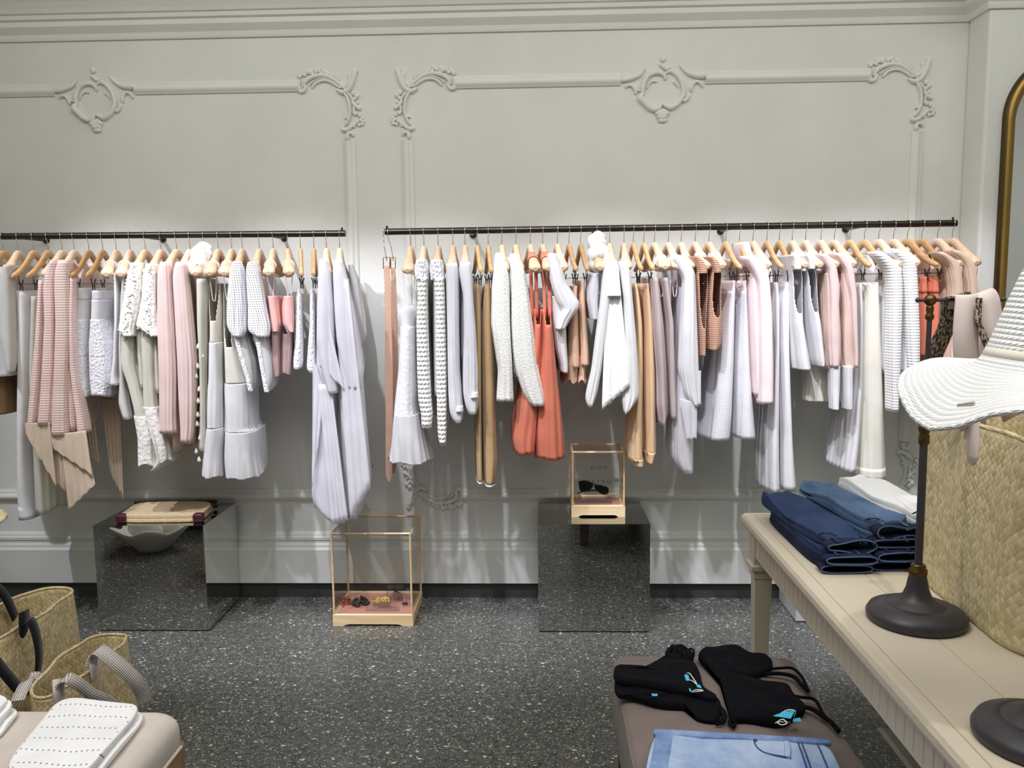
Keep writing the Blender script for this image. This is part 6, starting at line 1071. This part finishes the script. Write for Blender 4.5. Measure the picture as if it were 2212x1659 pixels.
for px, py in ((205, 1448), (128, 1500)):
    ribbon(MB(), [floor_ray(px - 2, py - 34, xb_ - 0.002), floor_ray(px, py - 10, xb_ + 0.004), floor_ray(px + 2, py + 14, xb_ + 0.004)], (0, 1, 0), [0.05, 0.055, 0.04], n=20).build('handle_tab', MATS['strap_grey'], tB)
# ---- clam shell bowl, outside the frame, seen in the left plinth
m_shell = paint('shell_white', (222, 220, 212), 0.6, 8)
bc = np.array([-2.36, -1.68, 0.0]); bw = thing('shell_bowl', 'white scalloped bowl mirrored in the front of the left plinth', 'bowl', bc)
G_ = []
for r_, z_ in ((0.03, 0.002), (0.075, 0.0), (0.085, 0.02), (0.13, 0.07), (0.17, 0.115), (0.188, 0.145), (0.180, 0.147), (0.155, 0.11), (0.115, 0.065), (0.06, 0.03), (0.01, 0.026)):
    G_.append([bc + [r_*(1 + 0.12*(z_/0.145)*math.cos(5*a))*math.cos(a)*1.15, r_*(1 + 0.12*(z_/0.145)*math.cos(5*a))*math.sin(a), z_ + 0.02*(z_/0.145)**2*math.cos(5*a)] for a in np.linspace(0, 2*math.pi, 80, endpoint=False)])
m_ = MB(); m_.grid(G_, cu=True); m_.cap(G_[0], True); m_.cap(G_[-1]); m_.build('body', m_shell, bw)
for k, (dx, dy, s_, rz) in enumerate(((-0.05, 0.02, 0.085, 0.4), (0.07, -0.02, 0.1, 1.4), (0.02, 0.07, 0.08, 2.5))):
    m_ = MB(); m_.ball(bc + [dx, dy, 0.135], s_, 24, 12, (1.0, 0.55, 0.7)); tag(m_.build('sea_shell', m_shell), ('rounded white shell lying left in the scalloped bowl', 'largest white shell lying right in the scalloped bowl', 'rear white shell lying in the scalloped bowl')[k], 'shell', 'shells in the scalloped bowl')
# ================================================================ swimwear and shorts on the ottoman
fabric('swim_black', (9, 9, 15), 'plain', 1, 0.2, rough=0.95, vary=2); MATS['swim_black'].node_tree.nodes['Principled BSDF'].inputs['Sheen Weight'].default_value = 0.0; m_cyan = newmat('cyan_tag', (70, 186, 220), 0.5, 0.3)[0]; m_white = newmat('white_cord', (235, 235, 235), 0.6, 0.2)[0]
oz2 = OZ + 0.0125
def puff(mb, outline, z, h, seed=1, n=90):
    o_ = np.array([F(x, y, z)[:2] for x, y in outline]); o_ = np.vstack([o_, o_[:1]]); p = bez([(a[0], a[1], 0) for a in o_], n + 1)[:-1]; c = p.mean(0); r = random.Random(seed); ph = r.uniform(0, 6); G_ = []
    for f, k in ((0.97, 0.0), (1.0, 0.35), (0.985, 0.7), (0.93, 0.92), (0.8, 1.0), (0.55, 1.05), (0.3, 1.0), (0.1, 1.0)):
        q = c + (p - c)*f; q[:, 2] = z + h*k + (h*0.22*np.sin(np.linspace(0, 6.28*3, n) + ph + 4*f) if 0.2 < f < 0.95 else 0); G_.append(q)
    mb.grid(G_, cu=True); mb.cap(G_[-1]); mb.cap(G_[0], True); return mb
def zp(px, py, h=0.0): return F(px, py, oz2 + h) + 0
def cordage(t, name, mat, px, r, h=0.006):
    MB().tube(bez([zp(x, y, h if i not in (0, len(px) - 1) else h*0.6) for i, (x, y) in enumerate(px)], 40), r, 8).build(name, mat, t)
s1 = thing('bikini_top', 'black bikini top with cyan tags, left one on the taupe ottoman', 'swimwear', zp(1450, 1500), 'black swimwear on the ottoman')
puff(MB(), [(1329, 1462), (1330, 1505), (1368, 1512), (1425, 1530), (1492, 1538), (1505, 1558), (1545, 1566), (1556, 1550), (1556, 1522), (1530, 1500), (1500, 1490), (1420, 1488), (1345, 1480)], oz2, 0.016, 2).build('lower_layer', MATS['swim_black'], s1)
puff(MB(), [(1327, 1450), (1331, 1478), (1400, 1492), (1480, 1505), (1535, 1520), (1548, 1512), (1522, 1496), (1512, 1462), (1498, 1440), (1470, 1432), (1438, 1425), (1415, 1440), (1392, 1454), (1366, 1456), (1342, 1445)], oz2 + 0.014, 0.02, 3).build('cup', MATS['swim_black'], s1)
puff(MB(), [(1441, 1408), (1438, 1430), (1468, 1444), (1490, 1436), (1497, 1420), (1484, 1410), (1462, 1405)], oz2 + 0.012, 0.020, 4).build('gathered_tie', MATS['swim_black'], s1)
for a in ([(1444, 1428), (1441, 1412), (1447, 1403), (1454, 1396), (1458, 1410), (1456, 1430)], [(1452, 1430), (1456, 1408), (1464, 1404), (1470, 1412), (1468, 1432)], [(1462, 1432), (1468, 1412), (1476, 1410), (1480, 1420), (1478, 1434)]): cordage(s1, 'gathered_cord', MATS['swim_black'], a, 0.006, 0.034)
for a in ([(1474, 1420), (1473, 1406), (1480, 1400), (1486, 1406), (1484, 1424)], [(1486, 1420), (1486, 1406), (1493, 1401), (1499, 1408), (1496, 1428)]): cordage(s1, 'strap', MATS['swim_black'], a, 0.003, 0.03)
for a in ([(1535, 1520), (1555, 1526), (1568, 1545), (1562, 1560), (1545, 1565)], [(1540, 1530), (1558, 1536), (1562, 1550), (1552, 1560)]): cordage(s1, 'strap', MATS['swim_black'], a, 0.004, 0.012)
def tagq(t, pts, h=0.04):
    m_ = MB(); q = [zp(x, y, h) for x, y in pts]; m_.add(q + [p - [0, 0, 0.001] for p in q], [(0, 1, 2, 3), (7, 6, 5, 4), (0, 4, 5, 1), (1, 5, 6, 2), (2, 6, 7, 3), (3, 7, 4, 0)]); m_.build('swing_tag', m_cyan, t, smooth=False)
tagq(s1, [(1478, 1457), (1487, 1458), (1490, 1470), (1482, 1470)]); tagq(s1, [(1503, 1478), (1512, 1479), (1516, 1487), (1506, 1484)]); tagq(s1, [(1488, 1486), (1492, 1488), (1494, 1495), (1490, 1493)]); tagq(s1, [(1407, 1498), (1421, 1499), (1420, 1503), (1409, 1503)], 0.03)
cordage(s1, 'tag_cord', m_white, [(1479, 1458), (1488, 1454), (1498, 1466), (1505, 1478), (1494, 1470), (1484, 1470)], 0.0014, 0.042); cordage(s1, 'tag_cord', m_white, [(1491, 1495), (1505, 1490), (1519, 1492), (1505, 1494), (1493, 1496)], 0.0014, 0.042)
s2 = thing('bikini_top', 'black bikini top with long dangling ties, right one on the taupe ottoman', 'swimwear', zp(1640, 1500), 'black swimwear on the ottoman')
puff(MB(), [(1508, 1424), (1522, 1412), (1545, 1408), (1588, 1404), (1622, 1427), (1660, 1430), (1668, 1448), (1640, 1466), (1606, 1478), (1582, 1470), (1545, 1455), (1520, 1440)], oz2, 0.024, 5).build('cup', MATS['swim_black'], s2)
puff(MB(), [(1566, 1470), (1610, 1474), (1650, 1484), (1700, 1498), (1716, 1515), (1740, 1540), (1720, 1556), (1680, 1574), (1620, 1566), (1580, 1560), (1572, 1520)], oz2, 0.028, 6).build('cup', MATS['swim_black'], s2)
puff(MB(), [(1508, 1426), (1525, 1444), (1560, 1480), (1572, 1540), (1582, 1566), (1592, 1560), (1588, 1500), (1580, 1470), (1540, 1440), (1518, 1420)], oz2 + 0.004, 0.018, 7).build('band', MATS['swim_black'], s2)
for a, r_ in (([(1655, 1446), (1690, 1443), (1712, 1444), (1732, 1462), (1744, 1488), (1747, 1493)], 0.004), ([(1650, 1456), (1684, 1455), (1714, 1462), (1732, 1480), (1745, 1492)], 0.0055), ([(1690, 1500), (1730, 1506), (1760, 1512), (1780, 1545), (1800, 1566), (1808, 1576)], 0.0045), ([(1714, 1524), (1750, 1530), (1775, 1545), (1795, 1560), (1812, 1580)], 0.006), ([(1578, 1550), (1576, 1562), (1584, 1570), (1590, 1560)], 0.004)): cordage(s2, 'strap', MATS['swim_black'], a, r_, 0.010)
tagq(s2, [(1670, 1546), (1698, 1536), (1718, 1534), (1708, 1552)], 0.045); tagq(s2, [(1714, 1552), (1728, 1550), (1732, 1558), (1712, 1559)], 0.03)
cordage(s2, 'tag_cord', m_white, [(1676, 1548), (1700, 1534), (1718, 1536), (1715, 1548)], 0.0012, 0.048); cordage(s2, 'tag_cord', m_white, [(1675, 1562), (1690, 1554), (1700, 1562), (1688, 1566), (1680, 1560), (1706, 1560)], 0.0014, 0.042)
# light denim shorts
q = [FP(1412, 1582, oz2 + 0.02), FP(1792, 1606, oz2 + 0.02)]
fl_, frr = FP(1388, 1690, oz2 + 0.02), FP(1830, 1690, oz2 + 0.02); ext = lambda a, b: b + (b - a)*1.3
fr = quad_frame(q[0], q[1], ext(q[1], frr), ext(q[0], fl_), oz2)
ds = thing('denim_shorts', 'light wash denim shorts folded at the bottom of the photo', 'denim shorts', fr(0, 0))
W2, H2 = np.linalg.norm(fr(1, 0) - fr(-1, 0))/2, np.linalg.norm(fr(0, 1) - fr(0, -1))/2
m_ = MB(); slab(m_, lambda u, v: fr(u, v*0.98 - 0.02), W2, H2, 0.018, 9, 90, 8); m_.build('back_layer', MATS['denim_light2'], ds)
m_ = MB(); slab(m_, lambda u, v: fr(u*0.985 - 0.005, v*0.97 - 0.03) + [0, 0, 0.017], W2, H2, 0.016, 9, 90, 8, wav=lambda u, v: 0.003*math.sin(5*u)); m_.build('front_layer', MATS['denim_light'], ds)
def S2(u, v, h=0.034): return fr(u, v) + [0, 0, h]
m_ = MB(); slab(m_, lambda u, v: fr(u*0.99, 0.90 + 0.055*v) + [0, 0, 0.026], W2, 0.012, 0.011, 9, 80, 6); m_.build('waistband', MATS['denim_light2'], ds)
MB().tube(bez([S2(0.14, 0.84), S2(0.16, 0.70), S2(0.24, 0.58), S2(0.40, 0.52), S2(0.5, 0.5)], 30), 0.0028, 8, aspect=0.6).build('pocket_seam', MATS['denim_mid'], ds)
MB().tube(bez([S2(0.50, 0.84), S2(0.49, 0.66), S2(0.46, 0.5)], 20), 0.007, 8, side=(1, 0, 0), aspect=0.4).build('belt_loop', MATS['denim_light'], ds)
for u in (0.62, 0.66, 0.83): MB().tube([S2(u, 0.95), S2(u + 0.01, 0.6), S2(u + 0.012, 0.2)], 0.0016, 6).build('fly_seam', MATS['denim_mid'], ds)
m_ = MB(); slab(m_, lambda u, v: fr(-0.86 + 0.10*u, 0.55 + 0.38*v) + [0, 0, 0.031], 0.02, 0.06, 0.005, 9, 50, 5); m_.build('side_panel', MATS['denim_light2'], ds)
MB().ball(S2(0.155, 0.83, 0.036), 0.0045, 12, 8, (1, 1, 0.5)).build('rivet', m_dkwire, ds)
# ================================================================ concrete patch set into the terrazzo
p0, p1 = F(1925, 1580, 0.0), F(1880, 1572, 0.0); m_conc = paint('smooth_concrete', (118, 118, 104), 0.5, 8); m_concl = paint('pale_strip', (164, 162, 150), 0.5, 6)
cx0 = float(F(1893, 1573, 0)[0]); cy1 = float(F(1893, 1573, 0)[1])
tag(MB().box((cx0 + 0.02, -3.4, -0.01), (2.0, cy1, 0.0012)).build('floor_inlay', m_conc, smooth=False), kind='structure'); tag(MB().box((cx0, -3.4, -0.01), (cx0 + 0.02, cy1, 0.0016)).build('floor_strip', m_concl, smooth=False), kind='structure')
